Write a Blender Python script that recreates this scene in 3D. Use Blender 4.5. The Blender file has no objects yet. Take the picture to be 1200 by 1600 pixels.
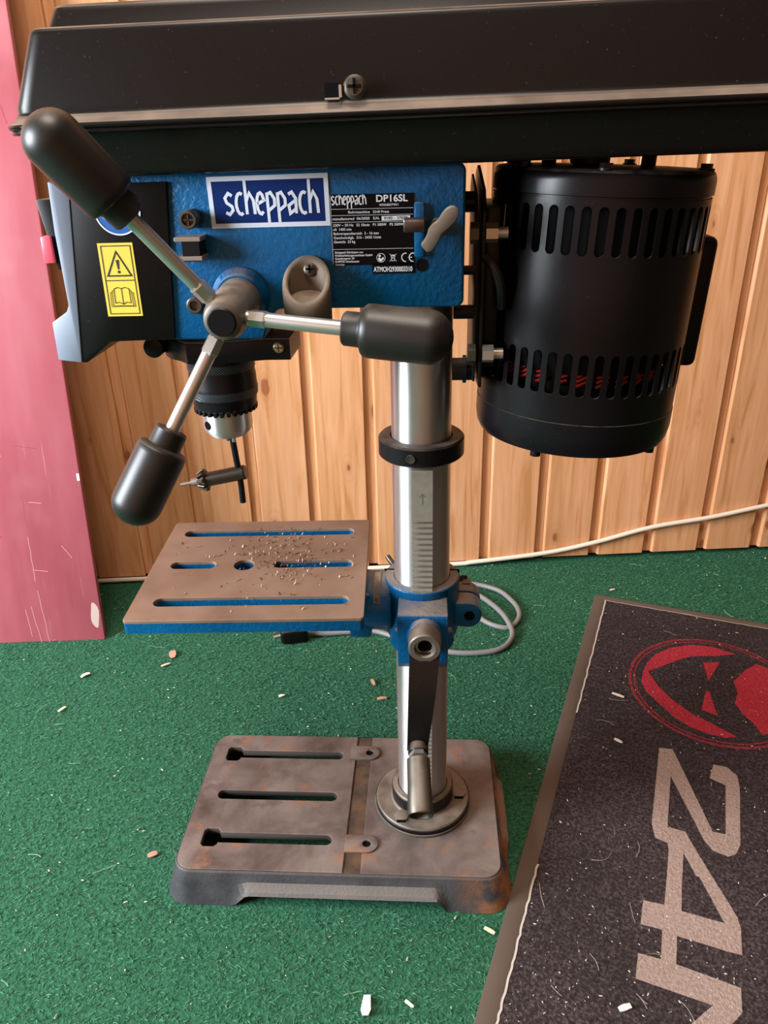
import bpy, bmesh, math, random
import numpy as np
from mathutils import Vector, Matrix
random.seed(7); rng = np.random.default_rng(11)
C = bpy.context.scene.collection
PI = math.pi

# ------------------------------------------------------------ camera
cd = bpy.data.cameras.new('camera'); cam = bpy.data.objects.new('camera', cd); C.objects.link(cam)
Rm = ((0.99828834, 0.05315414, -0.02439336), (0.00131396, -0.43737249, -0.89927948), (-0.05846941, 0.89770816, -0.43669369))
cam.matrix_world = Matrix(((Rm[0][0], -Rm[1][0], -Rm[2][0], 0.00664664), (Rm[0][1], -Rm[1][1], -Rm[2][1], -0.60858863),
                           (Rm[0][2], -Rm[1][2], -Rm[2][2], 0.67599901), (0, 0, 0, 1)))
cd.sensor_fit = 'VERTICAL'; cd.sensor_height = 24; cd.sensor_width = 18
cd.lens = 1203.78 * 24 / 1600; cd.clip_start = 0.01; cd.clip_end = 50
bpy.context.scene.camera = cam

# ------------------------------------------------------------ world, lights, exposure
sc = bpy.context.scene
w = bpy.data.worlds.new('world'); sc.world = w; w.use_nodes = True
w.node_tree.nodes['Background'].inputs[0].default_value = (0.88, 0.93, 1.0, 1)
w.node_tree.nodes['Background'].inputs[1].default_value = 0.22
sc.view_settings.view_transform = 'Standard'; sc.view_settings.look = 'None'
sc.view_settings.gamma = 1; sc.view_settings.use_curve_mapping = False
sc.view_settings.exposure = 0.0

def area(name, loc, target, sx, sy, power, col):
    l = bpy.data.lights.new(name, 'AREA'); l.shape = 'RECTANGLE'; l.size = sx; l.size_y = sy; l.energy = power; l.color = col
    o = bpy.data.objects.new(name, l); C.objects.link(o); o.location = loc
    o.rotation_euler = (Vector(target) - Vector(loc)).to_track_quat('-Z', 'Y').to_euler()
    return o
area('window_light', (-1.75, -0.72, 0.98), (0.0, 0.0, 0.35), 0.9, 0.8, 125, (0.86, 0.93, 1.0))
area('ceiling_lamp', (-0.25, -0.42, 2.25), (0.05, 0.10, 0.2), 0.9, 0.5, 36, (1.0, 0.88, 0.76))

# ------------------------------------------------------------ materials
def mat(name, col=(.5, .5, .5), rough=.5, metal=0.0, spec=.5):
    m = bpy.data.materials.new(name); m.use_nodes = True
    b = m.node_tree.nodes['Principled BSDF']
    b.inputs['Base Color'].default_value = (*col, 1); b.inputs['Roughness'].default_value = rough
    b.inputs['Metallic'].default_value = metal; b.inputs['Specular IOR Level'].default_value = spec
    return m
class N:
    """small node helper"""
    def __init__(s, m):
        s.m = m; s.t = m.node_tree; s.b = s.t.nodes['Principled BSDF']
        s.tc = s.t.nodes.new('ShaderNodeTexCoord')
    def link(s, a, b): s.t.links.new(a, b)
    def mapping(s, scale=(1, 1, 1), src='Object', rand=False):
        mp = s.t.nodes.new('ShaderNodeMapping'); mp.inputs['Scale'].default_value = scale
        s.link(s.tc.outputs[src], mp.inputs['Vector'])
        if rand:
            oi = s.t.nodes.new('ShaderNodeObjectInfo'); ml = s.t.nodes.new('ShaderNodeMath'); ml.operation = 'MULTIPLY'; ml.inputs[1].default_value = 37.0
            s.link(oi.outputs['Random'], ml.inputs[0]); cx = s.t.nodes.new('ShaderNodeCombineXYZ')
            for k in range(3): s.link(ml.outputs[0], cx.inputs[k])
            s.link(cx.outputs[0], mp.inputs['Location'])
        return mp.outputs[0]
    def noise(s, vec, scale, detail=4, rough=.55, dist=0):
        n = s.t.nodes.new('ShaderNodeTexNoise'); n.inputs['Scale'].default_value = scale; n.inputs['Detail'].default_value = detail
        n.inputs['Roughness'].default_value = rough; n.inputs['Distortion'].default_value = dist
        s.link(vec, n.inputs['Vector']); return n.outputs['Fac']
    def voro(s, vec, scale, feat='F1'):
        n = s.t.nodes.new('ShaderNodeTexVoronoi'); n.inputs['Scale'].default_value = scale; n.feature = feat
        s.link(vec, n.inputs['Vector']); return n.outputs['Distance']
    def ramp(s, fac, stops):
        r = s.t.nodes.new('ShaderNodeValToRGB'); e = r.color_ramp.elements
        while len(e) > 1: e.remove(e[-1])
        for i, (p, c) in enumerate(stops):
            x = e[0] if i == 0 else e.new(p)
            x.position = p; x.color = (*c, 1) if len(c) == 3 else c
        s.link(fac, r.inputs['Fac']); return r.outputs['Color']
    def val(s, fac, a, b, lo=0, hi=1):
        r = s.t.nodes.new('ShaderNodeMapRange'); r.inputs['From Min'].default_value = a; r.inputs['From Max'].default_value = b
        r.inputs['To Min'].default_value = lo; r.inputs['To Max'].default_value = hi
        s.link(fac, r.inputs['Value']); return r.outputs['Result']
    def mix(s, fac, a, b, mode='MIX'):
        x = s.t.nodes.new('ShaderNodeMix'); x.data_type = 'RGBA'; x.blend_type = mode
        for v, i in ((fac, 0), (a, 6), (b, 7)):
            if hasattr(v, 'is_output') or isinstance(v, bpy.types.NodeSocket): s.link(v, x.inputs[i])
            else: x.inputs[i].default_value = v if i == 0 else (*v, 1)
        return x.outputs[2]
    def math(s, op, a, b=0.0):
        x = s.t.nodes.new('ShaderNodeMath'); x.operation = op
        for i, v in enumerate((a, b)):
            if isinstance(v, bpy.types.NodeSocket): s.link(v, x.inputs[i])
            else: x.inputs[i].default_value = v
        return x.outputs[0]
    def up(s, lo=.55, hi=.9):
        g = s.t.nodes.new('ShaderNodeNewGeometry'); sp = s.t.nodes.new('ShaderNodeSeparateXYZ'); s.link(g.outputs['True Normal'], sp.inputs[0])
        return s.val(sp.outputs[2], lo, hi)
    def island(s):
        g = s.t.nodes.new('ShaderNodeNewGeometry'); return g.outputs['Random Per Island']
    def orand(s):
        return s.t.nodes.new('ShaderNodeObjectInfo').outputs['Random']
    def bump(s, h, strength=.3, dist=.001):
        b = s.t.nodes.new('ShaderNodeBump'); b.inputs['Strength'].default_value = strength; b.inputs['Distance'].default_value = dist
        s.link(h, b.inputs['Height']); s.link(b.outputs[0], s.b.inputs['Normal'])
    def color(s, c): s.link(c, s.b.inputs['Base Color'])
    def rough(s, c): s.link(c, s.b.inputs['Roughness'])
    def metal(s, c): s.link(c, s.b.inputs['Metallic'])

DUST = (.25, .19, .14)
def dusty(name, col, rough=.45, metal=0.0, amount=.75, spec=.5, bumpy=0.0, nscale=60, dust=DUST):
    """paint or plastic with dust lying on its upward faces"""
    m = mat(name, col, rough, metal, spec); n = N(m); v = n.mapping()
    ns = n.noise(v, nscale, 4); k = n.math('MULTIPLY', n.math('MULTIPLY', n.up(), n.val(ns, .3, .6)), amount)
    sp = n.val(n.noise(v, 900, 2), .70, .78, 0, .22)
    k2 = n.math('MAXIMUM', k, sp) if amount > 0 else k
    n.color(n.mix(k2, col, dust)); n.rough(n.val(k, 0, 1, rough, .9))
    if metal: n.metal(n.val(k, 0, .6, metal, 0))
    if bumpy: n.bump(n.noise(v, 420, 2), bumpy, .0008)
    return m
M = {}
M['black_plastic'] = dusty('black_plastic', (.004, .0035, .0033), .38, 0, .4, .16)
M['black_gloss'] = dusty('black_gloss', (.006, .0045, .004), .30, 0, .55, .22, nscale=10, dust=(.34, .25, .19))  # dust, made paler and stronger to paint in the lid flange highlight too
M['black_metal'] = dusty('black_metal', (.006, .005, .006), .36, 0, .40, .18)
M['motor_paint'] = dusty('motor_paint', (.005, .004, .005), .30, .0, .30, .22, nscale=90)
M['grip'] = dusty('grip', (.010, .0085, .0075), .40, 0, .22, .4, dust=(.2, .16, .12))
M['grey_plastic'] = mat('grey_plastic', (.20, .24, .31), .5)
M['dark_steel'] = dusty('dark_steel', (.085, .072, .058), .42, .75, .4)
M['key_steel'] = mat('key_steel', (.07, .055, .042), .30, .85)
M['hub_steel'] = dusty('hub_steel', (.105, .085, .066), .48, .4, .45)
M['chrome'] = mat('chrome', (.58, .55, .52), .33, .9)
M['zinc'] = mat('zinc', (.46, .43, .40), .32, .75)
M['beige'] = dusty('beige', (.105, .075, .052), .7, 0, .5, dust=(.40, .31, .22))
M['brown_pin'] = mat('brown_pin', (.045, .022, .016), .45, .3)
M['tan_plate'] = mat('tan_plate', (.20, .15, .12), .5, .3)
M['yellow'] = mat('yellow', (.72, .52, .06), .45)
M['black_ink'] = mat('black_ink', (.008, .008, .010), .5)
M['white_ink'] = mat('white_ink', (.62, .64, .68), .5)
M['brand_white'] = mat('brand_white', (.55, .60, .70), .45)
M['brand_blue'] = mat('brand_blue', (.001, .018, .105), .4, 0, .15)
M['sign_blue'] = mat('sign_blue', (.01, .09, .32), .4)
M['label_black'] = mat('label_black', (.002, .002, .0025), .4, 0, .1)
M['pink_flap'] = mat('pink_flap', (.75, .09, .13), .35)
M['copper'] = mat('copper', (.42, .022, .012), .35, .4)
M['dark_hole'] = mat('dark_hole', (.004, .004, .004), .9, 0, .05)
M['brass_screw'] = mat('brass_screw', (.50, .42, .27), .35, .9)

def blue_paint():
    m = mat('blue_paint', (.004, .05, .20), .36, 0, .3); n = N(m); v = n.mapping()
    a = n.noise(v, 9, 3); b = n.noise(v, 260, 3, .6)
    c = n.mix(n.val(a, .35, .7), (.0006, .050, .145), (.001, .088, .215))
    dn = n.math('MULTIPLY', n.up(.6, .95), n.val(n.noise(v, 40, 4), .3, .55, .35, .95))
    c = n.mix(dn, c, (.20, .16, .125)); fl = n.val(n.noise(v, 1100, 1), .74, .80, 0, .6)  # pale blue flecks are glints painted into the colour
    n.color(n.mix(fl, c, (.25, .38, .55))); n.rough(n.val(dn, 0, 1, .30, .85)); n.bump(b, .55, .0012); return m
M['blue'] = blue_paint()
def column_steel():
    m = mat('column_steel', (.5, .48, .46), .3, .90); n = N(m); v = n.mapping((1, 1, .12))
    n.color(n.mix(n.val(n.noise(v, 180, 4), .35, .7), (.50, .48, .465), (.57, .55, .535))); n.rough(n.val(n.noise(v, 420, 3), .3, .7, .36, .42))
    n.b.inputs['Anisotropic'].default_value = .9; n.b.inputs['Anisotropic Rotation'].default_value = .25
    tg = n.t.nodes.new('ShaderNodeTangent'); tg.direction_type = 'RADIAL'; tg.axis = 'Z'; n.link(tg.outputs[0], n.b.inputs['Tangent']); return m
M['column'] = column_steel()
def rack_steel():
    m = mat('rack_steel', (.36, .34, .29), .45, .55); n = N(m); v = n.mapping()
    n.color(n.mix(n.noise(v, 160, 3), (.26, .24, .20), (.42, .39, .33))); return m
M['rack'] = rack_steel()
def table_iron():
    m = mat('table_iron', (.3, .2, .15), .55, .25); n = N(m); v = n.mapping()
    a = n.noise(v, 14, 5, .6); c = n.ramp(a, ((.3, (.150, .092, .062)), (.5, (.205, .130, .091)), (.72, (.255, .168, .122))))
    s = n.val(n.noise(v, 700, 2), .66, .76, 0, .45); n.color(n.mix(s, c, (.42, .29, .19))); n.rough(n.val(a, .3, .7, .48, .68)); return m
M['table_top'] = table_iron()
def base_iron():
    m = mat('base_iron', (.2, .17, .16), .55, .2); n = N(m); v = n.mapping()
    a = n.noise(v, 17, 6, .62, .4); c = n.ramp(a, ((.30, (.052, .037, .032)), (.47, (.108, .081, .071)), (.66, (.175, .135, .118))))
    rust = n.val(n.noise(v, 21, 5, .65), .58, .70, 0, .75); c = n.mix(rust, c, (.27, .105, .045))
    dk = n.val(n.noise(v, 34, 4), .62, .70, 0, .65); c = n.mix(dk, c, (.075, .050, .045)); n.color(c)
    n.rough(n.val(a, .3, .7, .45, .7)); n.bump(n.noise(v, 500, 3), .2, .0006); return m
M['base_top'] = base_iron()
def base_paint():
    m = mat('base_paint', (.06, .06, .065), .5, .1); n = N(m); v = n.mapping()
    c = n.mix(n.val(n.noise(v, 30, 5), .35, .65), (.028, .030, .036), (.060, .058, .060))
    sp = n.t.nodes.new('ShaderNodeSeparateXYZ'); n.link(n.tc.outputs['Object'], sp.inputs[0])
    rx = n.math('MULTIPLY', n.val(sp.outputs[0], .03, .085), n.val(n.noise(v, 38, 5), .40, .56)); c = n.mix(rx, c, (.29, .115, .042))
    d = n.math('MULTIPLY', n.up(.35, .85), .8); n.color(n.mix(d, c, (.24, .205, .18))); n.bump(n.noise(v, 350, 3), .4, .001); return m
M['base_side'] = base_paint()
M['bed'] = dusty('bed', (.020, .012, .008), .9, 0, .55, nscale=50, dust=(.13, .065, .025))
M['rust'] = dusty('rust', (.13, .065, .03), .85, 0, .4, nscale=90)

def pine():
    m = mat('pine', (.6, .35, .18), .5); n = N(m)
    v = n.mapping((1, 1, .07), rand=True); g = n.noise(v, 62, 4, .55, 1.6); g2 = n.noise(v, 16, 3, .5, .8)
    c = n.ramp(g, ((.30, (.47, .200, .072)), (.48, (.61, .290, .135)), (.72, (.68, .360, .195))))
    c = n.mix(n.val(g2, .45, .72, 0, .55), c, (.50, .235, .098))
    vk = n.mapping((1, 1, .45), rand=True); sp = n.t.nodes.new('ShaderNodeSeparateXYZ'); n.link(vk, sp.inputs[0]); sx = n.t.nodes.new('ShaderNodeCombineXYZ'); n.link(sp.outputs[0], sx.inputs[0]); n.link(sp.outputs[2], sx.inputs[1])
    dk = n.t.nodes.new('ShaderNodeTexVoronoi'); dk.voronoi_dimensions = '2D'; dk.inputs['Scale'].default_value = 10.5; n.link(sx.outputs[0], dk.inputs['Vector'])
    sc3 = n.t.nodes.new('ShaderNodeSeparateColor'); n.link(dk.outputs['Color'], sc3.inputs[0])
    d0 = n.math('ADD', dk.outputs['Distance'], n.val(sc3.outputs[0], .1, .9, -.015, .055)); d = n.math('ADD', d0, n.val(n.noise(n.mapping(rand=True), 60, 3), 0, 1, -.03, .03))
    ring = n.t.nodes.new('ShaderNodeMath'); ring.operation = 'SINE'; n.link(n.math('MULTIPLY', d, 95), ring.inputs[0])
    halo = n.val(d, .24, .07, 0, .5); c = n.mix(n.math('MULTIPLY', halo, n.val(ring.outputs[0], -1, 1, .2, .9)), c, (.44, .19, .075))
    core = n.val(d, .070, .045); c = n.mix(core, c, n.mix(n.noise(v, 220, 3), (.22, .055, .022), (.36, .13, .05)))
    tone = n.val(n.orand(), 0, 1, .90, 1.08); hs = n.t.nodes.new('ShaderNodeHueSaturation'); n.link(tone, hs.inputs['Value']); n.link(c, hs.inputs['Color'])
    n.color(hs.outputs[0]); n.rough(n.val(g, .3, .7, .42, .58)); n.bump(g, .12, .0006); return m
M['pine'] = pine()

def carpet(name, dark, mid, light, per_blade=False):
    m = mat(name, mid, .95, 0, .12); n = N(m); v = n.mapping(); a = n.noise(v, 5, 4, .6); b = n.noise(v, 240, 3, .7); bl = n.noise(v, 22, 4, .65)
    c = n.ramp(b, ((.30, dark), (.5, mid), (.72, light)))
    c = n.mix(n.val(a, .35, .7, 0, .5), c, mid)
    if per_blade: c = n.mix(n.val(n.island(), 0, 1, 0, .8), c, light)
    st = n.val(bl, .63, .74, 0, .5); c = n.mix(st, c, (.028, .062, .030))
    n.color(c)
    if not per_blade: n.bump(b, .9, .003)
    return m
M['carpet'] = carpet('carpet', (.010, .046, .024), (.022, .098, .052), (.045, .155, .088))
M['pile'] = carpet('pile', (.012, .054, .028), (.026, .108, .058), (.075, .195, .115), True)

def red_paint():
    m = mat('red_paint', (.5, .08, .12), .5); n = N(m); v = n.mapping((1, 1, .25)); v2 = n.mapping()
    a = n.noise(v, 7, 5, .6); c = n.ramp(a, ((.3, (.28, .050, .068)), (.5, (.36, .082, .106)), (.72, (.41, .135, .160))))
    sc_ = n.val(n.noise(n.mapping((1, 1, .05)), 120, 4, .6), .66, .76, 0, .5); c = n.mix(sc_, c, (.62, .30, .33))
    dk = n.val(n.noise(n.mapping((1, 1, .12)), 65, 4, .6), .67, .75, 0, .55); c = n.mix(dk, c, (.20, .018, .035))
    pale = n.val(n.noise(v2, 4.2, 3), .52, .75, 0, .5); c = n.mix(pale, c, (.52, .24, .27)); n.color(c); n.rough(n.val(a, .3, .7, .4, .6)); return m
M['red_paint'] = red_paint()
M['chip_white'] = mat('chip_white', (.42, .30, .28), .7)

def mat_pile(name, c0, c1, c2):
    m = mat(name, c1, .95, 0, .1); n = N(m); v = n.mapping(); b = n.noise(v, 330, 3, .75); a = n.noise(v, 7, 4)
    c = n.ramp(b, ((.32, c0), (.5, c1), (.70, c2))); c = n.mix(n.val(a, .4, .7, 0, .4), c, c0); n.color(c); n.bump(b, .8, .002); return m
M['mat_pile'] = mat_pile('mat_pile', (.016, .011, .012), (.036, .026, .027), (.10, .082, .080))
M['mat_white'] = mat_pile('mat_white', (.22, .155, .125), (.29, .215, .185), (.36, .28, .245))
M['mat_red'] = mat_pile('mat_red', (.26, .015, .026), (.36, .028, .045), (.44, .06, .08))
M['mat_ring'] = mat_pile('mat_ring', (.12, .012, .018), (.20, .028, .036), (.30, .07, .08))
def mat_rubber():
    m = mat('mat_rubber', (.09, .065, .05), .75); n = N(m); v = n.mapping(); n.color(n.mix(n.noise(v, 12, 4), (.058, .038, .026), (.090, .064, .046))); return m
M['mat_rubber'] = mat_rubber()
M['lint'] = mat('lint', (.42, .37, .33), .9)
M['wood_chip'] = mat('wood_chip', (.62, .48, .33), .8)
def varied(name, a, b, rough=.8, metal=0):
    m = mat(name, a, rough, metal); n = N(m); n.color(n.mix(n.island(), a, b)); return m
M['sawdust'] = varied('sawdust', (.28, .26, .16), (.72, .66, .52))
M['shaving'] = varied('shaving', (.06, .035, .02), (.40, .27, .16), .5, .3)
M['white_cable'] = mat('white_cable', (.62, .53, .43), .5)
M['grey_cable'] = mat('grey_cable', (.17, .165, .165), .5)
M['dark_back'] = mat('dark_back', (.03, .018, .01), .9)

# ------------------------------------------------------------ geometry helpers
class G:
    def __init__(s): s.bm = bmesh.new()
    def _merge(s, b, M4=None):
        me = bpy.data.meshes.new('t'); b.to_mesh(me); b.free()
        if M4 is not None: me.transform(M4)
        s.bm.from_mesh(me); bpy.data.meshes.remove(me); return s
    def box(s, lo, hi, bev=0.0, seg=2, rot=None, about=None):
        b = bmesh.new(); bmesh.ops.create_cube(b, size=1)
        lo, hi = Vector(lo), Vector(hi); c = (lo + hi) / 2; d = hi - lo
        bmesh.ops.scale(b, vec=d, verts=b.verts)
        if bev: bmesh.ops.bevel(b, geom=b.edges[:], offset=bev, segments=seg, affect='EDGES', profile=.5)
        M4 = Matrix.Translation(c)
        if rot: M4 = Matrix.Translation(c) @ rot.to_4x4()
        return s._merge(b, M4)
    def lathe(s, prof, org=(0, 0, 0), axis=(0, 0, 1), seg=48, cap=True, start=0.0, full=True):
        b = bmesh.new(); rings = []
        for r, h in prof:
            if r < 1e-6: rings.append([b.verts.new((0, 0, h))])
            else: rings.append([b.verts.new((r * math.cos(start + 2 * PI * k / seg), r * math.sin(start + 2 * PI * k / seg), h)) for k in range(seg)])
        for A, B in zip(rings, rings[1:]):
            if len(A) == 1 and len(B) == 1: continue
            for k in range(seg):
                j = (k + 1) % seg
                if len(A) == 1: b.faces.new((A[0], B[j], B[k]))
                elif len(B) == 1: b.faces.new((A[k], A[j], B[0]))
                else: b.faces.new((A[k], A[j], B[j], B[k]))
        if cap:
            if len(rings[0]) > 1: b.faces.new(rings[0][::-1])
            if len(rings[-1]) > 1: b.faces.new(rings[-1])
        bmesh.ops.recalc_face_normals(b, faces=b.faces)
        q = Vector((0, 0, 1)).rotation_difference(Vector(axis).normalized())
        return s._merge(b, Matrix.Translation(org) @ q.to_matrix().to_4x4())
    def cyl(s, p0, p1, r0, r1=None, seg=32, bev=0.0):
        p0, p1 = Vector(p0), Vector(p1); L = (p1 - p0).length; r1 = r0 if r1 is None else r1
        pr = [(r0, 0), (r1, L)] if not bev else [(r0 - bev, 0), (r0 - bev * .3, bev * .3), (r0, bev), (r1, L - bev), (r1 - bev * .3, L - bev * .3), (r1 - bev, L)]
        return s.lathe(pr, p0, p1 - p0, seg)
    def tube(s, pts, r, seg=12, sub=6):
        P = [Vector(p) for p in pts]; Q = []
        if sub > 1 and len(P) > 2:
            E = [2 * P[0] - P[1]] + P + [2 * P[-1] - P[-2]]
            for i in range(1, len(E) - 2):
                for k in range(sub):
                    t = k / sub; a, b, c, d = E[i - 1:i + 3]
                    Q.append(.5 * ((2 * b) + (c - a) * t + (2 * a - 5 * b + 4 * c - d) * t * t + (3 * b - a - 3 * c + d) * t ** 3))
            Q.append(P[-1])
        else: Q = P
        b = bmesh.new(); rings = []; up = Vector((0, 0, 1))
        for i, p in enumerate(Q):
            t = (Q[min(i + 1, len(Q) - 1)] - Q[max(i - 1, 0)]).normalized()
            if i == 0:
                x = t.orthogonal().normalized()
            else:
                x = (x - x.dot(t) * t).normalized()
            y = t.cross(x)
            rings.append([b.verts.new(p + r * (math.cos(2 * PI * k / seg) * x + math.sin(2 * PI * k / seg) * y)) for k in range(seg)])
        for A, B in zip(rings, rings[1:]):
            for k in range(seg): b.faces.new((A[k], A[(k + 1) % seg], B[(k + 1) % seg], B[k]))
        b.faces.new(rings[0][::-1]); b.faces.new(rings[-1])
        bmesh.ops.recalc_face_normals(b, faces=b.faces); return s._merge(b)
    def prism(s, poly, a, b_, plane='xz', bev=0.0, seg=2):
        """polygon in a coordinate plane extruded along the third axis from a to b_"""
        b = bmesh.new()
        def V(p, t): return (p[0], t, p[1]) if plane == 'xz' else ((p[0], p[1], t) if plane == 'xy' else (t, p[0], p[1]))
        A = [b.verts.new(V(p, a)) for p in poly]; B = [b.verts.new(V(p, b_)) for p in poly]; n = len(poly)
        b.faces.new(A); b.faces.new(B[::-1])
        for k in range(n): b.faces.new((A[k], A[(k + 1) % n], B[(k + 1) % n], B[k]))
        bmesh.ops.recalc_face_normals(b, faces=b.faces)
        if bev: bmesh.ops.bevel(b, geom=b.edges[:], offset=bev, segments=seg, affect='EDGES', profile=.5, clamp_overlap=True)
        return s._merge(b)
    def loft(s, rings, cap0=True, cap1=True):
        b = bmesh.new(); R = [[b.verts.new(p) for p in r] for r in rings]; n = len(R[0])
        for A, B in zip(R, R[1:]):
            for k in range(n): b.faces.new((A[k], A[(k + 1) % n], B[(k + 1) % n], B[k]))
        if cap0: b.faces.new(R[0][::-1])
        if cap1: b.faces.new(R[-1])
        bmesh.ops.recalc_face_normals(b, faces=b.faces); return s._merge(b)
    def plate(s, outer, holes, a, b_, bev=0.0, M4=None):
        """flat plate with holes (polygons in xy), extruded from z=a to z=b_"""
        cu = bpy.data.curves.new('t', 'CURVE'); cu.dimensions = '2D'; cu.fill_mode = 'BOTH'
        for poly in [outer] + holes:
            sp = cu.splines.new('POLY'); sp.points.add(len(poly) - 1)
            for p, q in zip(sp.points, poly): p.co = (q[0], q[1], 0, 1)
            sp.use_cyclic_u = True
        cu.extrude = (b_ - a) / 2 - bev; cu.bevel_depth = bev; cu.bevel_resolution = 1; cu.offset = -bev
        o = bpy.data.objects.new('t', cu); C.objects.link(o); bpy.context.view_layer.update()
        me = bpy.data.meshes.new_from_object(o.evaluated_get(bpy.context.evaluated_depsgraph_get()))
        bpy.data.objects.remove(o); bpy.data.curves.remove(cu)
        me.transform(Matrix.Translation((0, 0, (a + b_) / 2)))
        if M4 is not None: me.transform(M4)
        me.materials.clear(); s.bm.from_mesh(me); bpy.data.meshes.remove(me); return s
    def text(s, body, size, M4, sx=1.0, bold=0.0, align='LEFT', fit=None):
        cu = bpy.data.curves.new('t', 'FONT'); cu.body = body; cu.size = size; cu.offset = bold; cu.align_x = align; cu.resolution_u = 3
        o = bpy.data.objects.new('t', cu); C.objects.link(o); bpy.context.view_layer.update()
        me = bpy.data.meshes.new_from_object(o.evaluated_get(bpy.context.evaluated_depsgraph_get()))
        bpy.data.objects.remove(o); bpy.data.curves.remove(cu)
        if fit:
            xs = [v.co.x for v in me.vertices]; sx = fit / (max(xs) - min(xs))
        me.transform(M4 @ Matrix.Diagonal((sx, 1, 1, 1))); me.materials.clear(); s.bm.from_mesh(me); bpy.data.meshes.remove(me); return s
    def flat(s, pts):
        s.bm.faces.new([s.bm.verts.new(p) for p in pts]); return s
    def stroke(s, pts, wd, f, closed=False):
        """flat ribbon of width wd along 2-D points, mapped to space by f"""
        P = [Vector((p[0], p[1])) for p in pts]; n = len(P); L = []; Rr = []
        for i in range(n):
            a = P[(i - 1) % n] if closed or i > 0 else None; c = P[(i + 1) % n] if closed or i < n - 1 else None
            d1 = (P[i] - a).normalized() if a is not None else None; d2 = (c - P[i]).normalized() if c is not None else None
            d = (d1 + d2).normalized() if d1 is not None and d2 is not None else (d1 if d1 is not None else d2)
            nn = Vector((-d.y, d.x)); k = 1.0
            if d1 is not None and d2 is not None: k = min(1.8, 1 / max(.4, nn.dot(Vector((-d1.y, d1.x)))))
            L.append(s.bm.verts.new(f(*(P[i] + nn * wd / 2 * k)))); Rr.append(s.bm.verts.new(f(*(P[i] - nn * wd / 2 * k))))
        for i in range(n if closed else n - 1):
            j = (i + 1) % n; s.bm.faces.new((L[i], L[j], Rr[j], Rr[i]))
        return s
    def obj(s, name, m, parent=None, smooth=35, loc=None):
        me = bpy.data.meshes.new(name); bmesh.ops.remove_doubles(s.bm, verts=s.bm.verts, dist=1e-6); s.bm.to_mesh(me); s.bm.free()
        me.materials.append(m if not isinstance(m, str) else M[m])
        if smooth: me.shade_smooth(); me.set_sharp_from_angle(angle=math.radians(smooth))
        o = bpy.data.objects.new(name, me); C.objects.link(o)
        if parent is not None: o.parent = parent
        if loc: o.location = loc
        return o
def rrect(x0, x1, y0, y1, r, n=6):
    out = []
    for cx, cy, a in ((x1 - r, y1 - r, 0), (x0 + r, y1 - r, 90), (x0 + r, y0 + r, 180), (x1 - r, y0 + r, 270)):
        for k in range(n + 1):
            t = math.radians(a + 90 * k / n); out.append((cx + r * math.cos(t), cy + r * math.sin(t)))
    return out
def slot(x0, x1, yc, hw, n=8):
    return rrect(x0, x1, yc - hw, yc + hw, hw * .999, n)
def circ(cx, cy, r, n=24): return [(cx + r * math.cos(2 * PI * k / n), cy + r * math.sin(2 * PI * k / n)) for k in range(n)]
def empty(name, loc=(0, 0, 0), parent=None):
    o = bpy.data.objects.new(name, None); o.empty_display_size = .05; C.objects.link(o); o.location = loc
    if parent is not None: o.parent = parent
    return o
def tag(o, label=None, cat=None, group=None, kind=None):
    if label: o['label'] = label
    if cat: o['category'] = cat
    if group: o['group'] = group
    if kind: o['kind'] = kind
    return o
def raw(name, verts, faces_n, m, parent=None):
    """fast mesh from numpy arrays; verts (n,3), faces (k,3 or 4)"""
    me = bpy.data.meshes.new(name); v = np.asarray(verts, np.float32); f = np.asarray(faces_n, np.int32); k = f.shape[1]
    me.vertices.add(len(v)); me.vertices.foreach_set('co', v.ravel())
    me.loops.add(f.size); me.loops.foreach_set('vertex_index', f.ravel())
    me.polygons.add(len(f)); me.polygons.foreach_set('loop_start', np.arange(0, f.size, k, dtype=np.int32))
    me.update(calc_edges=True); me.validate(); me.materials.append(M[m])
    o = bpy.data.objects.new(name, me); C.objects.link(o)
    if parent is not None: o.parent = parent
    return o

# ------------------------------------------------------------ setting: floor and pine wall
fl = G().box((-2.4, -2.3, -.02), (1.85, 1.0, 0)).obj('floor', 'carpet', smooth=0); tag(fl, 'green needle-felt carpet floor', kind='structure')
TH = math.radians(6.0487); WA = Vector((-.5544, .5027, 0)); WT = Vector((math.cos(TH), math.sin(TH), 0)); WN = Vector((-math.sin(TH), math.cos(TH), 0))
def wp(s, z, d=0.0): return WA + WT * s + WN * d + Vector((0, 0, z))          # d > 0 goes into the wall
wall = empty('wall_back', WA); wall.rotation_euler = (0, 0, TH); tag(wall, 'wall of vertical pine boards', kind='structure')
G().box((-1.1, .0125, 0), (2.35, .035, 2.3)).obj('wall_backing', 'dark_back', wall, 0)
PITCH = .0962
board_prof = [(0, .0115), (.0, .0035), (.0028, 0), (.0800, 0), (.0812, .0012), (.0812, .0072), (PITCH - .0004, .0072), (PITCH - .0004, .0120), (0, .0120)]
def board_mesh():
    g = G(); g.prism([(a, b) for a, b in board_prof], .009, 2.28, 'xy'); return g
b0 = board_mesh().obj('board', 'pine', wall, 0)
for k in range(-17, 17):
    s0 = .6671 + k * PITCH
    o = b0 if k == -17 else b0.copy()
    if k > -17: C.objects.link(o); o.parent = wall
    o.location = (s0, random.uniform(-.0008, .0008), 0); o.rotation_euler = (0, random.uniform(.001, .006), 0)

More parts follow.
